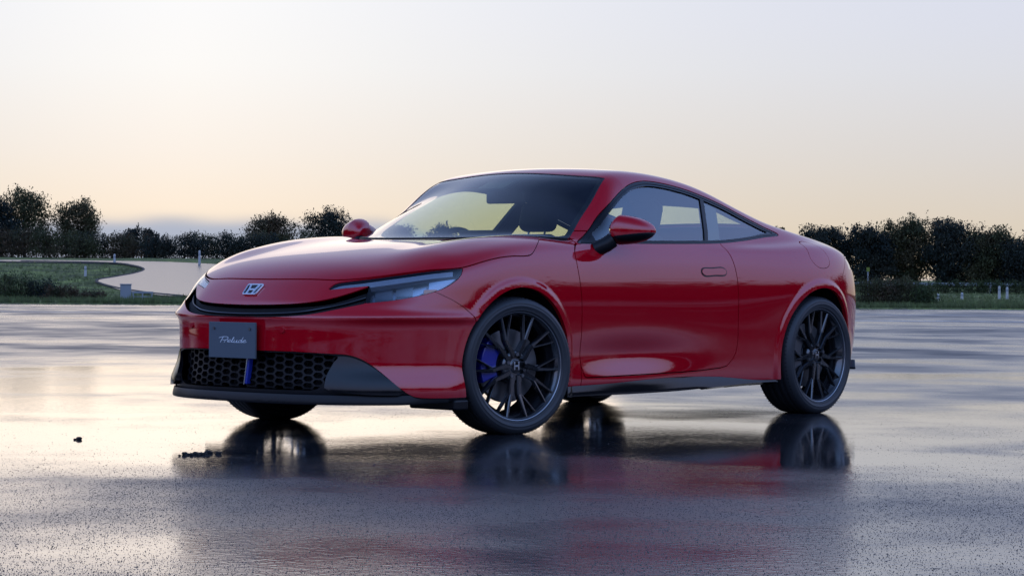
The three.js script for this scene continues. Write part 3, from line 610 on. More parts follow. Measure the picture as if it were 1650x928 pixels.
function makeWheel(front) {
  const w = new THREE.Group();
  w.name = 'wheel';
  // tyre: sidewall with a rim guard and raised rings, tread with four grooves
  const prof = [[0.252, 0.098], [0.262, 0.108], [0.2675, 0.1145], [0.2705, 0.1185], [0.274, 0.1165], [0.279, 0.1185], [0.289, 0.121], [0.2905, 0.1225], [0.293, 0.1225], [0.2945, 0.121], [0.303, 0.1195], [0.3045, 0.1205], [0.307, 0.12], [0.316, 0.1145], [0.3255, 0.105], [0.331, 0.094], [0.3335, 0.082]];
  const tread = [];
  for (const [c, hw] of [[0.062, 0.0045], [0.022, 0.005], [-0.022, 0.005], [-0.062, 0.0045]]) tread.push([0.335, c + hw + 0.0015], [0.3285, c + hw], [0.3285, c - hw], [0.335, c - hw - 0.0015]);
  const tyre = mesh('tyre', lathe([...prof, ...tread, ...prof.slice().reverse().map(([r, z]) => [r, -z])]), M.rubber, w);
  const blocks = [], blockG = new THREE.BoxGeometry(0.0035, 0.0016, 0.02);
  for (let k = 0; k < 90; k++) for (const s of [1, -1]) { const a = (k + (s > 0 ? 0.5 : 0)) / 90 * Math.PI * 2, g = blockG.clone(); g.rotateY(0.3 * s); g.translate(0, 0.3303, s * 0.0945); g.rotateZ(a); blocks.push(g); }
  mesh('shoulder_sipes', join(blocks), M.liner, tyre).userData.kind = 'stuff';
  // barrel and lip
  const rim = mesh('rim', lathe([[0.235, -0.1], [0.243, -0.09], [0.226, -0.075], [0.222, 0.0], [0.23, 0.06], [0.252, 0.092], [0.257, 0.102], [0.2625, 0.1085], [0.2665, 0.1085], [0.2675, 0.1]]), M.wheel, w);
  mesh('rim_edge', lathe([[0.2595, 0.1068], [0.2612, 0.1092], [0.2645, 0.1098], [0.2662, 0.1086]]), M.rimEdge, rim);
  const list = [], D = Math.PI / 180;
  for (let k = 0; k < 5; k++) {
    const base = (90 + 36 + k * 72) * D;
    for (const s of [-1, 1]) {
      const at = (r, a) => [r * Math.cos(base + s * a * D), r * Math.sin(base + s * a * D)];
      const p0 = at(0.05, 22), p1 = at(0.14, 10.5), p2 = at(0.256, 13.5), p3 = at(0.256, 27.5), p4 = at(0.13, 12), p5 = at(0.07, 30), p6 = at(0.2, 36);
      list.push([...p0, 0.03, ...p1, 0.021, -0.004, 0.002, 0.03], [...p1, 0.021, ...p2, 0.0125, 0.002, -0.012, 0.03], [...p4, 0.014, ...p3, 0.009, 0.006, -0.01, 0.024]);
    }
  }
  const spokes = bars(list, 0, -0.088);
  spokes.forEach((g, i) => { mesh(i % 3 === 2 ? 'branch' : 'spoke', g, M.wheel, rim); });
  const hub = [lathe([[0.0, 0.088], [0.028, 0.0885], [0.033, 0.086], [0.036, 0.079], [0.06, 0.084], [0.075, 0.079], [0.08, 0.06], [0.08, 0.03]], 60)];
  mesh('hub', join(hub), M.wheel, rim);
  for (let k = 0; k < 5; k++) { const a = (90 + k * 72) * D, g = new THREE.CylinderGeometry(0.0085, 0.0095, 0.02, 6); g.rotateX(Math.PI / 2).translate(0.0572 * Math.cos(a), 0.0572 * Math.sin(a), -0.088); mesh('wheel_nut', g, M.darkMetal, rim); }
  // cap with the maker's mark
  const cap = mesh('centre_cap', lathe([[0, 0.0915], [0.024, 0.0912], [0.0275, 0.089], [0.028, 0.084]], 48), M.glossBlack, rim);
  const mark = mesh('cap_mark', join([rbox(0.0085, 0.038, 0.004, 0.0015, -0.0125), rbox(0.0085, 0.038, 0.004, 0.0015, 0.0125), rbox(0.02, 0.008, 0.004, 0.0015)]), M.chrome, rim);
  mark.rotation.y = Math.PI; mark.position.z = -0.091;
  // brake
  const disc = mesh('brake_disc', lathe([[0.085, 0.02], [0.178, 0.02], [0.18, 0.014], [0.18, -0.006], [0.085, -0.006]], 72), M.disc, w);
  disc.position.z = 0.0;
  mesh('disc_bell', lathe([[0, 0.052], [0.07, 0.052], [0.082, 0.04], [0.085, 0.015]], 48), M.darkMetal, w);
  const shape = new THREE.Shape(), a0 = -30, a1 = 34;
  for (let i = 0; i <= 14; i++) { const a = (a0 + (a1 - a0) * i / 14) * D, r = 0.19; i ? shape.lineTo(r * Math.cos(a), r * Math.sin(a)) : shape.moveTo(r * Math.cos(a), r * Math.sin(a)); }
  for (let i = 14; i >= 0; i--) { const a = (a0 + (a1 - a0) * i / 14) * D, r = front ? 0.108 : 0.125; shape.lineTo(r * Math.cos(a), r * Math.sin(a)); }
  const cg = new THREE.ExtrudeGeometry(shape, { depth: 0.07, bevelEnabled: true, bevelThickness: 0.008, bevelSize: 0.006, bevelSegments: 3, curveSegments: 8 });
  cg.rotateZ(8 * D).translate(0, 0, -0.055);
  mesh('brake_caliper', cg, front ? M.caliper : M.darkMetal, w);
  return w;
}
// the mark: an upright letter in a rounded frame, built in the xy plane facing +z
function markGeometry(w, h, t, round = false) {
  const X = w / 2, Y = h / 2, list = [];
  const poly = (pts) => { const s = new THREE.Shape(); pts.forEach(([x, y], i) => (i ? s.lineTo(x, y) : s.moveTo(x, y))); return s; };
  const frame = new THREE.Shape(), hole = new THREE.Path();
  const outline = (p, k, inset) => {
    const x0 = X - inset, y0 = Y - inset, r = 0.28 * Y * k, b = x0 * (round ? 0.8 : 0.84);
    p.moveTo(-b + r, -y0); p.lineTo(b - r, -y0); p.quadraticCurveTo(b, -y0, b + (x0 - b) * 0.18, -y0 + r * 1.2); p.lineTo(x0, y0 - r); p.quadraticCurveTo(x0, y0, x0 - r, y0); p.lineTo(-x0 + r, y0); p.quadraticCurveTo(-x0, y0, -x0, y0 - r); p.lineTo(-b - (x0 - b) * 0.18, -y0 + r * 1.2); p.quadraticCurveTo(-b, -y0, -b + r, -y0);
  };
  outline(frame, 1, 0); outline(hole, 0.8, 0.065 * h); frame.holes.push(hole);
  const opt = { depth: t, bevelEnabled: true, bevelThickness: t * 0.4, bevelSize: t * 0.3, bevelSegments: 2, curveSegments: 6 };
  list.push(new THREE.ExtrudeGeometry(frame, opt));
  const yt = Y * 0.86, yb = -Y * 0.86;
  for (const s of [-1, 1]) list.push(new THREE.ExtrudeGeometry(poly([[s * X * 0.66, yt], [s * X * 0.42, yt], [s * X * 0.30, 0.04 * h], [s * X * 0.27, yb], [s * X * 0.47, yb], [s * X * 0.5, 0]]), opt));
  list.push(new THREE.ExtrudeGeometry(poly([[-X * 0.36, Y * 0.08], [X * 0.36, Y * 0.08], [X * 0.32, -Y * 0.16], [-X * 0.32, -Y * 0.16]]), opt));
  return join(list);
}
{
  const STEER = -0.198;
  const fw = makeWheel(true), rw = makeWheel(false);
  const place = (w, sx, sz) => { const c = w.clone(); c.position.set(sx * AXLE, TYRE_R - 0.004, sz * (sx > 0 ? 0.8125 : 0.8075)); c.rotation.y = (sz > 0 ? Math.PI : 0) + (sx > 0 ? STEER : 0); if (sz > 0) c.scale.x = 1; car.add(c); return c; };
  for (const sz of [-1, 1]) { place(fw, 1, sz); place(rw, -1, sz); }
}
// ------------------------------------------------------------------ nose emblem, number plate, mirrors
function onSkin(z, y, x0 = 2.4) { let x = x0; for (let i = 0; i < 400 && carField(x, y, z) > 0; i++) x -= Math.max(0.0004, carField(x, y, z) * 0.5); const g = gradOf(carField, x, y, z), l = Math.hypot(...g); return { p: new THREE.Vector3(x, y, z), n: new THREE.Vector3(g[0] / l, g[1] / l, g[2] / l) }; }
{
  const e = onSkin(0, 0.69), em = mesh('emblem', markGeometry(0.108, 0.07, 0.005), M.chrome, car);
  em.position.copy(e.p).addScaledVector(e.n, 0.003);
  em.lookAt(em.position.clone().add(e.n));
  const back = new THREE.Mesh(new RoundedBoxGeometry(0.092, 0.06, 0.004, 2, 0.002), M.glossBlack);
  back.name = 'emblem_ground'; em.add(back);
  // plate with its script lettering
  const W = 1024, H = 830, cv = document.createElement('canvas'); cv.width = W; cv.height = H;
  const c = cv.getContext('2d');
  c.fillStyle = '#57616a'; c.fillRect(0, 0, W, H);
  const r = rng(5);
  for (let i = 0; i < 9000; i++) { c.fillStyle = r() > 0.5 ? 'rgba(255,255,255,0.018)' : 'rgba(0,0,0,0.022)'; c.fillRect(r() * W, r() * H, 3, 2); }
  c.save(); c.translate(205, 470); c.transform(1, 0, -0.28, 1, 0, 0); c.strokeStyle = '#eef2f6'; c.lineCap = 'round'; c.lineJoin = 'round';
  const stroke = (w, path) => { c.lineWidth = w; c.stroke(new Path2D(path)); };
  stroke(13, 'M52 0 C58 -40 70 -90 78 -122');                                   // P stem
  stroke(11, 'M-6 -100 C20 -124 90 -136 150 -132 C214 -126 206 -66 140 -56 C116 -52 96 -54 84 -58');
  stroke(11, 'M136 -2 C142 -24 148 -44 152 -62 C152 -48 168 -70 196 -66');      // r
  stroke(10, 'M196 -28 C232 -26 262 -40 258 -58 C252 -74 214 -64 206 -34 C200 -4 232 6 276 -18');   // e
  stroke(11, 'M276 -18 C306 -50 326 -104 318 -122 C306 -136 292 -70 292 -30 C292 -4 306 2 334 -16'); // l
  stroke(11, 'M350 -64 C344 -40 338 -8 356 -2 C376 2 398 -34 406 -62 C400 -36 396 -4 412 -2 C420 -2 430 -10 440 -20'); // u
  stroke(11, 'M500 -56 C470 -74 440 -44 442 -16 C446 8 484 -4 500 -44 C508 -70 516 -104 520 -126 C512 -90 500 -30 506 -8 C510 2 524 -4 536 -18'); // d
  stroke(10, 'M530 -28 C566 -26 596 -40 592 -58 C586 -74 548 -64 540 -34 C534 -4 566 6 618 -22');   // e
  c.restore();
  const tex = new THREE.CanvasTexture(cv); tex.colorSpace = THREE.SRGBColorSpace;
  const plate = mesh('number_plate', rbox(0.008, 0.172, 0.33, 0.003), M.plate, car);
  plate.position.set(2.332, 0.452, 0.02); plate.rotation.z = 0.0;
  const face = mesh('lettering', new THREE.PlaneGeometry(0.326, 0.168).rotateY(Math.PI / 2), new THREE.MeshStandardMaterial({ map: tex, roughness: 0.45 }), plate);
  face.position.x = 0.0047;
  for (const s of [-1, 1]) { const b = mesh('plate_bolt', new THREE.CylinderGeometry(0.0065, 0.007, 0.006, 12).rotateZ(Math.PI / 2), M.darkMetal, plate); b.position.set(0.006, 0.055, s * 0.125); }
  mesh('plate_bracket', box(0.03, 0.12, 0.24, -0.018, 0, 0), M.satinBlack, plate);
}
for (const s of [-1, 1]) {
  const C = [0.535, 1.003, -0.965];
  const f = (x, y, z) => {                                        // a shell, full at the front, cut off behind, drawn out to a point at its outer rear edge
    let u = (x - C[0]), v = (y - C[1]), w = -(z - C[2]);
    v -= 0.0; u += w * 0.42; 
    const t = clamp((w + 0.12) / 0.24), hv = 0.083 - 0.034 * t * t, lift = -0.008 * (t - 0.5);
    const a = Math.pow(Math.abs(u / (u > 0 ? 0.082 : 0.07)), 2.4) + Math.pow(Math.abs((v - lift) / hv), 2.4) + Math.pow(Math.abs(w / 0.125), 2.8);
    return smax((Math.pow(a, 1 / 2.5) - 1) * 0.06, -0.052 - u, 0.012);
  };
  const sym = (x, y, zz) => f(x, y, zz + C[2]);
  let m = meshField(sym, [0.36, 0.88, -0.2], [0.74, 1.12, 0.2], 0.0075);
  m.pos = m.pos.map((v, i) => (i % 3 === 2 ? (v + C[2]) * (s < 0 ? 1 : -1) : v));
  if (s > 0) { m.nor = m.nor.map((v, i) => (i % 3 === 2 ? -v : v)); for (let t = 0; t < m.idx.length; t += 3) [m.idx[t], m.idx[t + 1]] = [m.idx[t + 1], m.idx[t]]; }
  const edge = (x, y, z) => y - (0.962 + (Math.abs(z) - 0.85) * 0.13);
  const mirror = mesh('door_mirror', toGeometry(flange(cut(m, edge), 0.01)), M.paint, car);
  mesh('mirror_base', toGeometry(flange(inset(cut(m, (...p) => -edge(...p) - 0.004), 0.003), 0.01)), M.glossBlack, mirror);
  mesh('indicator_strip', toGeometry(flange(inset(cut(cut(m, (...p) => edge(...p) + 0.004), (...p) => 0.003 - edge(...p)), 0.001), 0.004)), M.lens, mirror);
  const foot = new THREE.TubeGeometry(new THREE.CatmullRomCurve3([new THREE.Vector3(0.575, 0.955, s * 0.90), new THREE.Vector3(0.60, 0.93, s * 0.875), new THREE.Vector3(0.63, 0.905, s * 0.83)]), 12, 0.04, 16);
  mesh('mirror_foot', foot, M.satinBlack, mirror);
}
// ------------------------------------------------------------------ cabin
{
  const dash = new THREE.Shape();
  [[1.15, 0.55], [1.12, 0.86], [0.98, 0.925], [0.74, 0.925], [0.6, 0.9], [0.56, 0.82], [0.62, 0.62], [0.8, 0.5]].forEach(([x, y], i) => (i ? dash.lineTo(x, y) : dash.moveTo(x, y)));
  const dg = new THREE.ExtrudeGeometry(dash, { depth: 1.42, bevelEnabled: true, bevelThickness: 0.02, bevelSize: 0.02, bevelSegments: 3 });
  dg.translate(0, 0, -0.71);
  const d = mesh('dashboard', dg, M.cabin, car);
  mesh('instrument_hood', rbox(0.2, 0.06, 0.36, 0.025, 0.66, 0.935, 0.37), M.cabin, d);
  mesh('centre_screen', rbox(0.02, 0.13, 0.25, 0.008, 0.6, 0.945, 0), M.glossBlack, d);
  const sw = new THREE.Group(); sw.name = 'steering_wheel'; car.add(sw);
  sw.position.set(0.42, 0.86, 0.37); sw.rotation.set(0, Math.PI / 2, 0); sw.rotation.x = 0; sw.rotateX(-0.42);
  mesh('steering_rim', new THREE.TorusGeometry(0.175, 0.016, 14, 48), M.cabin, sw);
  mesh('steering_boss', join([rbox(0.14, 0.11, 0.05, 0.02), rbox(0.33, 0.035, 0.02, 0.008), rbox(0.035, 0.16, 0.02, 0.008, 0, -0.09, 0)]), M.cabin, sw);
  const cyl = (r, l) => new THREE.CapsuleGeometry(r, l, 6, 14);
  for (const [x, z, front] of [[0, -0.37, 1], [0, 0.37, 1], [-0.86, -0.34, 0], [-0.86, 0.34, 0]]) {
    const st = new THREE.Group(); st.name = front ? 'front_seat' : 'rear_seat'; car.add(st); st.position.set(x, 0, z);
    mesh('seat_cushion', join([rbox(0.5, 0.16, 0.36, 0.06, 0.1, 0.42, 0), rbox(0.5, 0.2, 0.09, 0.04, 0.1, 0.44, 0.2), rbox(0.5, 0.2, 0.09, 0.04, 0.1, 0.44, -0.2)]), M.seat, st);
    const b = mesh('seat_back', join([rbox(0.13, front ? 0.6 : 0.42, 0.36, 0.05), rbox(0.16, front ? 0.46 : 0.36, 0.09, 0.04, 0.03, -0.05, 0.2), rbox(0.16, front ? 0.46 : 0.36, 0.09, 0.04, 0.03, -0.05, -0.2)]), M.seat, st);
    b.position.set(front ? -0.2 : -0.12, front ? 0.72 : 0.68, 0); b.rotation.z = 0.38;
    if (front) { const h = mesh('headrest', rbox(0.1, 0.17, 0.25, 0.045), M.seat, st); h.position.set(-0.345, 1.105, 0); h.rotation.z = 0.28; for (const q of [-0.06, 0.06]) { const p = mesh('headrest_post', new THREE.CylinderGeometry(0.006, 0.006, 0.12, 8), M.chrome, st); p.position.set(-0.325, 1.02, q); p.rotation.z = 0.28; } }
  }
  const rm = mesh('rearview_mirror', rbox(0.03, 0.065, 0.25, 0.014), M.satinBlack, car);
  rm.position.set(0.37, 1.19, 0.0); rm.rotation.y = 0.12;
  mesh('mirror_stalk', rbox(0.04, 0.07, 0.07, 0.015, 0.02, 0.035, 0), M.satinBlack, rm);
  mesh('sensor_cover', rbox(0.15, 0.025, 0.2, 0.01).rotateZ(-0.4).translate(0.43, 1.252, 0), M.satinBlack, car);
  mesh('parcel_shelf', rbox(0.75, 0.03, 1.15, 0.01, -1.45, 0.93, 0), M.cabin, car);
  mesh('centre_console', rbox(1.1, 0.25, 0.22, 0.04, 0.2, 0.42, 0), M.cabin, car);
}
// ------------------------------------------------------------------ road, kerb, painted lines
M.road = new THREE.MeshStandardMaterial({ map: asphaltTex, color: 0xffffff, roughness: 0.32, bumpMap: bumpTex, bumpScale: 0.001 });
const roadPts = [[103.2, -22], [102.7, -18.1], [102, -15.3], [99, -12.3], [93.2, -8.6], [80, -4], [70, -5], [68.9, -9.6], [73, -11.3], [74.8, -12.2], [79.7, -13.6], [84.2, -14.7], [87.2, -14.5], [90.3, -14.3], [93.5, -14.5], [97, -15.5], [99.6, -16.8], [101.2, -22]];
drape('winding_road', roadPts, 0.11, M.road);
M.kerb = std(lin(0.05, 0.045, 0.04), 0.8);
function kerb(name, pts, label) {
  const c = new THREE.CatmullRomCurve3(pts.map(([s, t]) => new THREE.Vector3(toX(s, t), landHeight(s, t) + 0.1, toZ(s, t))));
  const g = new THREE.TubeGeometry(c, 60, 0.045, 8);
  const m = mesh(name, g, M.kerb, scene);
  m.userData = { kind: 'structure', label };
}
kerb('kerb', [[68.6, -9.5], [73, -11.3], [79.7, -13.65], [84.2, -14.75], [87.2, -14.55], [90.3, -14.35], [93.5, -14.55], [97, -15.55], [99.6, -16.85], [101.2, -21]]);
kerb('kerb_001', [[83, -9.2], [80.5, -9.9], [78, -10.2], [76, -9.9], [74, -9.0]]);
M.linePaint = std(lin(0.78, 0.78, 0.78), 0.45);
sheet('painted_line', [[43.5, 4], [43.5, 60], [43.85, 60], [43.85, 4]], 0.004, M.linePaint);
sheet('painted_line_001', [[22.7, 5], [22.6, 40], [22.68, 40], [22.78, 5]], 0.004, M.linePaint);
sheet('painted_line_002', [[51, 6], [51, 60], [51.3, 60], [51.3, 6]], 0.004, M.linePaint);
sheet('painted_line_003', [[48, -60], [47, -4], [47.3, -4], [48.3, -60]], 0.004, M.linePaint);
// ------------------------------------------------------------------ trees and shrubs: each crown is leaves in clumps round the ends of its limbs
M.bark = std(lin(0.045, 0.036, 0.028), 0.9);
const leafTones = {
  dark: [[0.030, 0.042, 0.034], [0.038, 0.048, 0.036], [0.046, 0.052, 0.038], [0.026, 0.038, 0.034]],
  olive: [[0.075, 0.082, 0.036], [0.09, 0.086, 0.04], [0.062, 0.072, 0.034], [0.1, 0.085, 0.044]],
  brown: [[0.1, 0.072, 0.042], [0.09, 0.074, 0.04], [0.07, 0.07, 0.036], [0.12, 0.08, 0.046]],
  green: [[0.06, 0.086, 0.034], [0.074, 0.1, 0.038], [0.055, 0.078, 0.032], [0.09, 0.1, 0.046]],
};
M.leaf = new THREE.MeshPhysicalMaterial({ color: 0xffffff, vertexColors: true, roughness: 1, transmission: 0.25, thickness: 0, specularIntensity: 0.3, side: THREE.DoubleSide });
function foliage(r, clumps, count, size, tone) {
  const pos = [], nor = [], col = [], tones = leafTones[tone], total = clumps.reduce((a, c) => a + c.w, 0);
  for (const c of clumps) {
    const n = Math.round(count * c.w / total), base = tones[Math.floor(r() * tones.length)];
    for (let k = 0; k < n; k++) {
      const th = r() * Math.PI * 2, cz = r() * 2 - 1, q = Math.sqrt(1 - cz * cz), rad = Math.pow(r(), 0.42) * (1 + 0.22 * Math.sin(th * 3 + c.x * 5) + 0.18 * Math.sin(cz * 7 + c.y * 3));
      const x = c.x + c.rx * rad * q * Math.cos(th), y = c.y + c.ry * rad * cz, z = c.z + c.rx * rad * q * Math.sin(th);
      const a = r() * 6.283, b = (r() - 0.5) * 2.6, l = size * (0.6 + 0.8 * r()), ca = Math.cos(a), sa = Math.sin(a), cb = Math.cos(b), sb = Math.sin(b);
      const ux = ca * cb * l, uy = sb * l, uz = sa * cb * l, vx = -sa * l * 0.45, vy = (r() - 0.5) * l * 0.3, vz = ca * l * 0.45;
      const t = 0.8 + 0.4 * r();
      const A = [x - ux * 0.5, y - uy * 0.5, z - uz * 0.5], B = [x + vx * 0.5, y + vy * 0.5, z + vz * 0.5], C = [x + ux * 0.5, y + uy * 0.5, z + uz * 0.5], D = [x - vx * 0.5, y - vy * 0.5, z - vz * 0.5];
      pos.push(...A, ...B, ...C, ...A, ...C, ...D);
      const nl = Math.hypot(uy * vz - uz * vy, uz * vx - ux * vz, ux * vy - uy * vx) || 1, nn = [(uz * vy - uy * vz) / nl, (ux * vz - uz * vx) / nl, (uy * vx - ux * vy) / nl];
      for (let i = 0; i < 6; i++) { nor.push(...nn); col.push(base[0] * t, base[1] * t, base[2] * t); }
    }
  }
  const g = new THREE.BufferGeometry();
  g.setAttribute('position', new THREE.Float32BufferAttribute(pos, 3)); g.setAttribute('normal', new THREE.Float32BufferAttribute(nor, 3)); g.setAttribute('color', new THREE.Float32BufferAttribute(col, 3));
  return g;
}
function limb(list, a, b, r0, r1, bend = 0) {
  const mid = a.clone().lerp(b, 0.5); mid.x += bend; mid.z -= bend * 0.6;
  const g = new THREE.TubeGeometry(new THREE.QuadraticBezierCurve3(a, mid, b), 6, 1, 7), p = g.attributes.position;
  const c = new THREE.QuadraticBezierCurve3(a, mid, b), q = new THREE.Vector3();
  for (let i = 0; i <= 6; i++) { c.getPoint(i / 6, q); const rad = r0 + (r1 - r0) * i / 6; for (let j = 0; j <= 7; j++) { const k = i * 8 + j; p.setXYZ(k, q.x + (p.getX(k) - q.x) * rad, q.y + (p.getY(k) - q.y) * rad, q.z + (p.getZ(k) - q.z) * rad); } }
  list.push(g);
}
function tree(name, label, [s, t], h, w, o = {}) {
  const { seed = 1, tone = 'dark', leaves = 7000, size = 0.17, low = 0.08, spiky = 0.4, group, sparse = false, category = 'tree' } = o, r = rng(seed * 7919 + 13);
  const g = thing(name, label, category, group);
  g.position.set(toX(s, t), landHeight(s, t), toZ(s, t));
  const wood = [], clumps = [], V = (x, y, z) => new THREE.Vector3(x, y, z), lean = (r() - 0.5) * 0.08 * h;
  const trunkTop = V(lean, h * 0.78, (r() - 0.5) * 0.05 * h);
  limb(wood, V(0, -0.15, 0), trunkTop, 0.022 * h + 0.03, 0.008 * h, (r() - 0.5) * 0.05 * h);
  const n = Math.round(14 + w * 3);
  for (let k = 0; k < n; k++) {
    const f = low + (0.94 - low) * Math.pow((k + r() * 0.8) / n, 0.9), a = k * 2.4 + r() * 0.9, prof = Math.pow(Math.sin(Math.PI * clamp(0.1 + 0.86 * (1 - f) + 0.02)), 0.55) * (0.75 + 0.5 * r()), R = w * 0.5 * prof * 0.72;
    const from = V(lean * f, h * Math.max(0.05, f * 0.7 - 0.05), 0), to = V(lean * f + Math.cos(a) * R, h * (f * 0.93 + 0.03), Math.sin(a) * R);
    limb(wood, from, to, 0.011 * h * (1 - f * 0.7), 0.004 * h * 0.6, (r() - 0.5) * 0.1 * w);
    const rx = w * (0.14 + 0.1 * r()) * (sparse ? 0.6 : 1);
    clumps.push({ x: to.x, y: to.y, z: to.z, rx, ry: rx * (0.75 + 0.35 * r()), w: rx * rx });
    clumps.push({ x: to.x * 0.55, y: to.y * 0.97, z: to.z * 0.55, rx: rx * 1.05, ry: rx, w: rx * rx * (sparse ? 0.3 : 0.8) });
    if (r() < spiky) { const up = h * (0.06 + 0.09 * r()); clumps.push({ x: to.x * 0.9, y: Math.min(h * 1.02, to.y + up), z: to.z * 0.9, rx: rx * 0.34, ry: up * 0.8, w: rx * rx * 0.16 }); }
  }
  clumps.push({ x: lean, y: h * 0.86, z: 0, rx: w * 0.16, ry: h * 0.1, w: w * w * 0.03 });
  mesh('trunk', join(wood), M.bark, g);
  mesh('crown', foliage(r, clumps, leaves * (size < 0.5 ? 1.6 : 1), size, tone), M.leaf, g);
  return g;
}
function shrub(name, label, [s, t], h, w, o = {}) {
  const { seed = 1, tone = 'olive', leaves = 2600, size = 0.09, group, depth = 1, category = 'shrub' } = o, r = rng(seed * 104729 + 7);
  const g = thing(name, label, category, group);
  g.position.set(toX(s, t), landHeight(s, t), toZ(s, t));
  g.rotation.y = -Math.atan2(GT[1], GT[0]);                     // its length lies along t
  const wood = [], clumps = [], n = Math.round(6 + w * 3);
  for (let k = 0; k < n; k++) {
    const x = w * ((k + 0.5) / n - 0.5) * 0.86 + (r() - 0.5) * 0.2, z = (r() - 0.5) * depth * 0.7, top = h * (0.55 + 0.4 * r());
    limb(wood, new THREE.Vector3(x * 0.8, -0.05, z * 0.5), new THREE.Vector3(x, top, z), 0.02, 0.007, (r() - 0.5) * 0.2);
    const rx = Math.max(0.16, h * (0.26 + 0.12 * r()));
    clumps.push({ x, y: top * 0.9, z, rx, ry: rx * 0.9, w: rx * rx }, { x: x + (r() - 0.5) * 0.2, y: h * 0.28, z, rx: rx * 1.15, ry: h * 0.3, w: rx * rx * 1.1 });
    if (r() < 0.5) clumps.push({ x: x + (r() - 0.5) * 0.3, y: top + h * 0.12, z, rx: rx * 0.3, ry: h * 0.16, w: rx * rx * 0.12 });
  }
  mesh('stems', join(wood), M.bark, g);
  mesh('foliage', foliage(r, clumps, leaves, size, tone), M.leaf, g);
  return g;
}
const at = (px, s) => [s, (px - 825) / 3822 * s];              // a bearing given in the survey's units, at s metres
// left group
const far = 'trees on the horizon behind the lawn';
tree('tall_tree', 'tallest ragged dark tree behind the lawn hedge, with spiky top', at(38, 132), 3.95, 3.6, { seed: 3, tone: 'olive', spiky: 0.9, leaves: 9000, size: 0.14 });
tree('broad_tree', 'broad dark olive tree behind the lawn hedge, beside the gap of cloud', at(122, 134), 3.35, 3.0, { seed: 4, tone: 'olive', spiky: 0.8, leaves: 8000, size: 0.14 });
tree('dark_tree', 'low dark tree merging into the tallest ragged tree', at(-14, 130), 3.3, 3.0, { seed: 6, tone: 'dark', spiky: 0.5 });
tree('young_tree', 'small round dark tree standing in the gap of cloud', at(212, 128), 1.75, 1.2, { seed: 8, tone: 'dark', leaves: 2600, size: 0.12 });
tree('young_tree', 'bushy small dark tree rising from the hedge beside a smaller round one', at(240, 127), 1.7, 1.1, { seed: 9, tone: 'dark', leaves: 2600, size: 0.12 });
tree('rounded_tree', 'brown green rounded tree behind the car bonnet, beside the cloud gap', at(437, 140), 2.75, 3.2, { seed: 12, tone: 'brown', spiky: 0.2, leaves: 9000, size: 0.14 });
tree('rounded_tree', 'dark rounded tree behind the car bonnet, beside the door mirror', at(528, 140), 3.1, 3.4, { seed: 14, tone: 'dark', spiky: 0.6, leaves: 9000, size: 0.14 });
tree('window_tree', 'ragged dark tree seen through the car windscreen', at(712, 140), 2.65, 2.2, { seed: 15, tone: 'dark', spiky: 0.8, leaves: 6000, size: 0.14 });
tree('window_tree', 'low dark tree seen through the lower corner of the windscreen', at(640, 138), 2.3, 2.0, { seed: 16, tone: 'dark', spiky: 0.5, leaves: 5000, size: 0.14 });
for (const [px, s, h, w, seed, tone, label] of [[-30, 118, 1.7, 4.4, 1, 'dark', 'dark hedge shrub below the low dark tree behind the lawn'], [40, 117, 1.75, 4, 2, 'brown', 'brown hedge shrub below the tallest ragged tree'], [105, 116, 1.65, 3.6, 3, 'olive', 'olive hedge shrub below the broad dark olive tree'], [160, 117, 1.5, 3.4, 4, 'dark', 'dark hedge shrub where the cloud gap begins'], [225, 116, 1.45, 3.6, 5, 'brown', 'brown hedge shrub in front of the two small round trees'], [285, 115, 1.5, 3.4, 6, 'dark', 'dark hedge shrub under the bank of cloud'], [345, 116, 1.65, 3.6, 7, 'olive', 'olive hedge shrub behind the tallest marker post'], [400, 115, 1.5, 3.4, 8, 'dark', 'dark hedge shrub below the brown rounded tree'], [455, 116, 1.55, 3.4, 18, 'olive', 'olive hedge shrub mostly hidden by the bonnet']])
  shrub('hedge_shrub', label, at(px, s), h * 0.82, w, { seed, tone, leaves: 9000, size: 0.10, depth: 1.6, group: 'hedge shrubs beyond the winding road', category: 'hedge' });
for (const [px, s, h, w, seed, tone, label] of [[-5, 66, 0.62, 0.95, 31, 'olive', 'pale twiggy shrub at the lawn corner by the asphalt'], [30, 65.5, 0.72, 0.95, 32, 'green', 'leafy shrub on the lawn edge, taller than its neighbours'], [62, 65.5, 0.56, 0.85, 33, 'dark', 'dark low shrub on the lawn edge between leafy and brown ones'], [97, 65, 0.42, 0.8, 34, 'brown', 'small brown shrub at the end of the lawn-edge row'], [140, 65.5, 0.27, 0.9, 35, 'brown', 'flat brown clump of weeds beside the grey cabinet']])
  shrub('edge_shrub', label, at(px, s), h, w, { seed, tone, leaves: 3200, size: 0.06, depth: 0.7 });
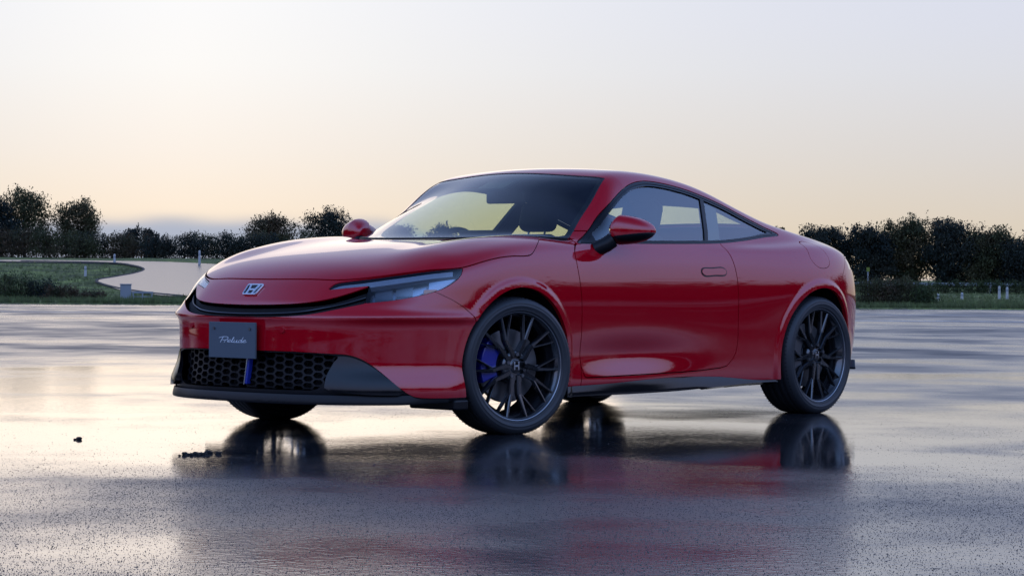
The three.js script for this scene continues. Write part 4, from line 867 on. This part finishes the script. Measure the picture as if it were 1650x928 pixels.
// right group
const R = 'dark trees in a row beyond the hedge';
for (const [px, s, h, w, seed, label] of [
  [1248, 150, 3.95, 1.4, 21, 'small dark tree peeping over the sloping rear window'],
  [1330, 134, 3.5, 3.0, 22, 'round dark tree next to the car tail, with sky beside it'],
  [1398, 133, 3.4, 3.3, 23, 'dark tree with chinks of light behind the olive shrubs'],
  [1462, 134, 3.85, 3.3, 24, 'high dark tree beside the thin brown crown'],
  [1538, 133, 3.75, 3.6, 26, 'broad dark tree in front of the thin brown crown'],
  [1596, 132, 3.3, 3.3, 27, 'sloping dark tree behind the white rail'],
  [1650, 131, 2.85, 3.3, 28, 'lowest dark tree at the far end of the row']])
  tree('row_tree', label, at(px, s), h, w, { seed, tone: seed % 3 ? 'dark' : 'olive', leaves: 14000, size: 0.16, low: 0.0, spiky: 0.35 });
for (const [px, s, h, w, seed] of [[-130, 131, 3.4, 3.4, 71], [-250, 133, 3.0, 3.2, 72], [-380, 132, 3.5, 3.6, 73], [1735, 131, 2.8, 3.4, 74], [1850, 132, 3.1, 3.6, 75], [1970, 131, 2.7, 3.4, 76]])
  tree('row_tree', 'dark tree carrying on the tree line beyond the edge of the view', at(px, s), h, w, { seed, tone: 'dark', leaves: 7000, size: 0.17, low: 0.0, group: 'trees carrying on the tree line' });
tree('thin_tree', 'thin brown half-bare crown rising above the dark row', at(1512, 140), 4.35, 2.6, { seed: 41, tone: 'brown', leaves: 1800, size: 0.15, sparse: true, low: 0.45 });
for (const [px, s, h, w, seed, tone, label] of [[1400, 66, 0.75, 0.8, 51, 'olive', 'pale olive shrub touching the car tail in view'], [1432, 66, 0.78, 0.8, 52, 'brown', 'tawny shrub between two olive ones'], [1462, 66, 0.74, 0.75, 53, 'olive', 'full olive shrub beside the tawny one'], [1490, 66, 0.62, 0.6, 54, 'green', 'green shrub ending the row by the mown grass']])
  shrub('verge_shrub', label, at(px, s), h, w, { seed, tone, leaves: 3600, size: 0.06, depth: 0.7 });
for (const [px, seed] of [[1420, 61], [1500, 62], [1570, 63], [1640, 64], [1710, 65]])
  shrub('low_hedge', 'clipped low hedge in front of the white rail', at(px, 104), 0.62, 2.3, { seed, tone: 'green', leaves: 4200, size: 0.08, depth: 0.8, group: 'clipped hedges by the white rail', category: 'hedge' });
// the belt of trees round the open side of the site, mirrored in the paint
for (let k = 0; k < 22; k++) {
  const a = -2.75 + k * 0.245, d = 46 + 8 * Math.sin(k * 2.3), s = 11 + Math.cos(a + Math.PI) * d, t = Math.sin(a + Math.PI) * d * 1.05, h = 4.6 + 0.7 * Math.sin(k * 1.7) + 0.3 * Math.sin(k * 5.1);
  if (s > 40) continue;
  tree('belt_tree', 'dark broadleaf tree of the belt that faces the car side', [s, t], h, 15, { seed: 100 + k, tone: 'dark', leaves: 13000, size: 0.5, low: 0.0, spiky: 0, group: 'belt of trees round the open side' });
}
// grass tufts along the edges of the asphalt
{
  const blade = [], r = rng(9);
  for (let k = 0; k < 7; k++) { const a = r() * 6.28, g = new THREE.BufferGeometry(), x = Math.cos(a) * 0.03, z = Math.sin(a) * 0.03, h = 0.08 + 0.08 * r(), lx = (r() - 0.5) * 0.08, lz = (r() - 0.5) * 0.08; g.setAttribute('position', new THREE.Float32BufferAttribute([x - 0.006, 0, z, x + 0.006, 0, z, x + lx, h, z + lz], 3)); g.computeVertexNormals(); blade.push(g); }
  const N = 26000, inst = new THREE.InstancedMesh(mergeGeometries(blade), std(lin(0.10, 0.125, 0.045), 0.85), N), m = new THREE.Matrix4(), q = new THREE.Quaternion(), Y = new THREE.Vector3(0, 1, 0), c = new THREE.Color();
  const road = inside(curve(roadPts, true, 6), 3);
  for (let i = 0; i < N; i++) {
    let s, t, n = 0;
    do { t = (r() - 0.5) * 50; s = EDGE(t) + 0.2 + Math.pow(r(), 2.2) * 42; } while (road(s, t) > -0.15 && n++ < 30);
    const k = 0.5 + 0.8 * r();
    m.compose(new THREE.Vector3(toX(s, t), landHeight(s, t) + 0.03, toZ(s, t)), q.setFromAxisAngle(Y, r() * 6.28), new THREE.Vector3(k, k, k));
    inst.setMatrixAt(i, m);
    const v = 0.7 + 0.7 * r(); inst.setColorAt(i, c.setRGB(v, v * (0.9 + 0.2 * r()), v * 0.9));
  }
  inst.name = 'grass_tufts'; inst.userData = { kind: 'stuff', label: 'rough grass growing along the edge of the asphalt and on the lawn', category: 'grass' };
  scene.add(inst);
}
// ------------------------------------------------------------------ posts, rail, cabinet
M.postWhite = std(lin(0.42, 0.43, 0.42), 0.5);
M.galv = std(lin(0.24, 0.27, 0.30), 0.5, 0.2);
function marker(label, [s, t], h) {
  const g = thing('marker_post', label, 'post', 'white marker posts');
  g.position.set(toX(s, t), landHeight(s, t), toZ(s, t));
  mesh('post', new THREE.CylinderGeometry(0.045, 0.055, h, 10).translate(0, h / 2, 0), M.postWhite, g);
  mesh('reflector_band', new THREE.CylinderGeometry(0.049, 0.049, 0.07, 10).translate(0, h * 0.8, 0), M.galv, g);
  mesh('post_cap', new THREE.SphereGeometry(0.046, 10, 6).translate(0, h, 0), M.postWhite, g);
}
marker('white marker post on the lawn side of the winding road', [100.6, -16.9], 0.42);
marker('tallest white marker post at the far bend, next to the bonnet', [98.4, -13.0], 0.66);
marker('short grey-white marker post standing on the lawn', [88.5, -15.95], 0.38);
marker('white marker post on the mown grass nearest the olive shrubs', [81.2, 14.6], 0.26);
marker('white marker post on the mown grass before the clipped hedge', [83.7, 15.9], 0.28);
marker('white marker post, left of a close pair by the rail', [88, 18.1], 0.5);
marker('white marker post, right of a close pair by the rail', [89, 18.6], 0.46);
{
  const g = thing('white_rail', 'long pale metal rail above the clipped hedges', 'rail'), N = 9;
  g.position.set(toX(108, 18), 0, toZ(108, 18)); g.rotation.y = -Math.atan2(GT[1], GT[0]);
  const y = landHeight(108, 18) + 0.42;
  mesh('rail_beam', rbox(22, 0.13, 0.05, 0.02, 5.5, y, 0), M.galv, g);
  for (let k = 0; k < N; k++) mesh('rail_post', rbox(0.07, 0.6, 0.07, 0.01, -4 + k * 2.6, y - 0.22, 0.07), M.galv, g);
}
{
  const g = thing('grey_cabinet', 'pale grey upright utility cabinet at the lawn corner', 'cabinet');
  g.position.set(toX(66.5, -10.85), landHeight(66.5, -10.85), toZ(66.5, -10.85)); g.rotation.y = -Math.atan2(GT[1], GT[0]) + 0.2;
  mesh('cabinet_body', rbox(0.30, 0.42, 0.16, 0.01, 0, 0.24, 0), M.galv, g);
  mesh('cabinet_lid', rbox(0.33, 0.03, 0.19, 0.008, 0, 0.465, 0), M.galv, g);
  mesh('cabinet_door', rbox(0.26, 0.36, 0.01, 0.003, 0, 0.24, -0.083), M.postWhite, g);
  mesh('plinth', rbox(0.34, 0.08, 0.2, 0.01, 0, 0.02, 0), M.kerb, g);
  const b = thing('barrier_frame', 'low grey metal frame barrier beside the utility cabinet', 'barrier');
  b.position.set(toX(66, -10.3), landHeight(66, -10.3), toZ(66, -10.3)); b.rotation.y = -Math.atan2(GT[1], GT[0]);
  for (const x of [-0.26, 0, 0.26]) mesh('upright', rbox(0.035, 0.26, 0.035, 0.006, x, 0.12, 0), M.galv, b);
  mesh('top_bar', rbox(0.6, 0.05, 0.03, 0.008, 0, 0.25, 0.002), M.galv, b);
  mesh('lower_bar', rbox(0.5, 0.03, 0.02, 0.006, 0, 0.13, 0.004), M.galv, b);
}
{
  const g = thing('yellow_marker', 'small yellow-green sign among the dark trees by the shrubs', 'sign');
  const [s, t] = at(1399, 92); g.position.set(toX(s, t), landHeight(s, t), toZ(s, t)); g.rotation.y = Math.atan2(-GS[0], -GS[1]);
  mesh('sign_post', new THREE.CylinderGeometry(0.025, 0.025, 1.1, 8).translate(0, 0.55, 0), M.galv, g);
  mesh('sign_panel', rbox(0.12, 0.16, 0.02, 0.006, 0, 1.12, 0.03), std(lin(0.16, 0.2, 0.02), 0.6), g);
}
// ------------------------------------------------------------------ litter on the asphalt
{
  const stone = (name, label, s, t, list, m) => { const g = thing(name, label, 'debris'); g.position.set(toX(s, t), 0, toZ(s, t)); list.forEach(([x, z, r, k], i) => { const q = new THREE.IcosahedronGeometry(r, 1), p = q.attributes.position, rr = rng(i * 31 + k); for (let v = 0; v < p.count; v++) { const f = 0.75 + 0.5 * Math.abs(Math.sin(p.getX(v) * 900 + p.getY(v) * 700 + k)); p.setXYZ(v, p.getX(v) * f * 1.3, (p.getY(v) + r * 0.7) * 0.7 * f, p.getZ(v) * f); } q.computeVertexNormals(); q.translate(x, 0, z); mesh('clod', q, m, g); }); };
  const clod = std(lin(0.02, 0.017, 0.014), 0.7);
  stone('mud_clod', 'small dark clod lying alone on the wet asphalt', 10.9, -1.99, [[0, 0, 0.011, 1], [0.016, 0.008, 0.006, 2]], clod);
  const list = [], r = rng(4);
  for (let k = 0; k < 26; k++) list.push([(r() - 0.5) * 0.22, (r() - 0.5) * 0.09, 0.003 + 0.007 * r(), k]);
  stone('mud_scatter', 'scatter of dark mud crumbs in front of the far front wheel', 10.05, -1.32, list, clod);
}
// ------------------------------------------------------------------ stones of the asphalt that stand proud of the water
{
  const g = new THREE.IcosahedronGeometry(1, 0); g.deleteAttribute('uv');
  const N = 130000, r = rng(321), inst = new THREE.InstancedMesh(g, std(lin(0.06, 0.062, 0.07), 0.25), N), m = new THREE.Matrix4(), q = new THREE.Quaternion(), e = new THREE.Euler(), c = new THREE.Color();
  let n = 0;
  for (let tries = 0; n < N && tries < 1500000; tries++) {
    const s = 5.6 + Math.pow(r(), 1.7) * 11, t = (r() - 0.5) * (0.46 * s + 1.2);
    if (r() > (0.02 + 0.98 * Math.pow(1 - wetness(s, t), 1.8)) * sstep(16.5, 10, s)) continue;
    const a = 0.0008 + 0.0012 * r() * r();
    m.compose(new THREE.Vector3(toX(s, t), a * 0.15, toZ(s, t)), q.setFromEuler(e.set(r() * 6, r() * 6, r() * 6)), new THREE.Vector3(a * (1 + 0.5 * r()), a * (0.35 + 0.3 * r()), a));
    inst.setMatrixAt(n, m);
    const v = 0.4 + 1.1 * r() * r(); inst.setColorAt(n, c.setRGB(v, v, v * 1.02));
    n++;
  }
  inst.count = n;
  inst.name = 'asphalt_grit'; inst.userData = { kind: 'stuff', label: 'coarse dark grit standing out of the wet asphalt', category: 'gravel' };
  scene.add(inst);
}
renderer.render(scene, camera);
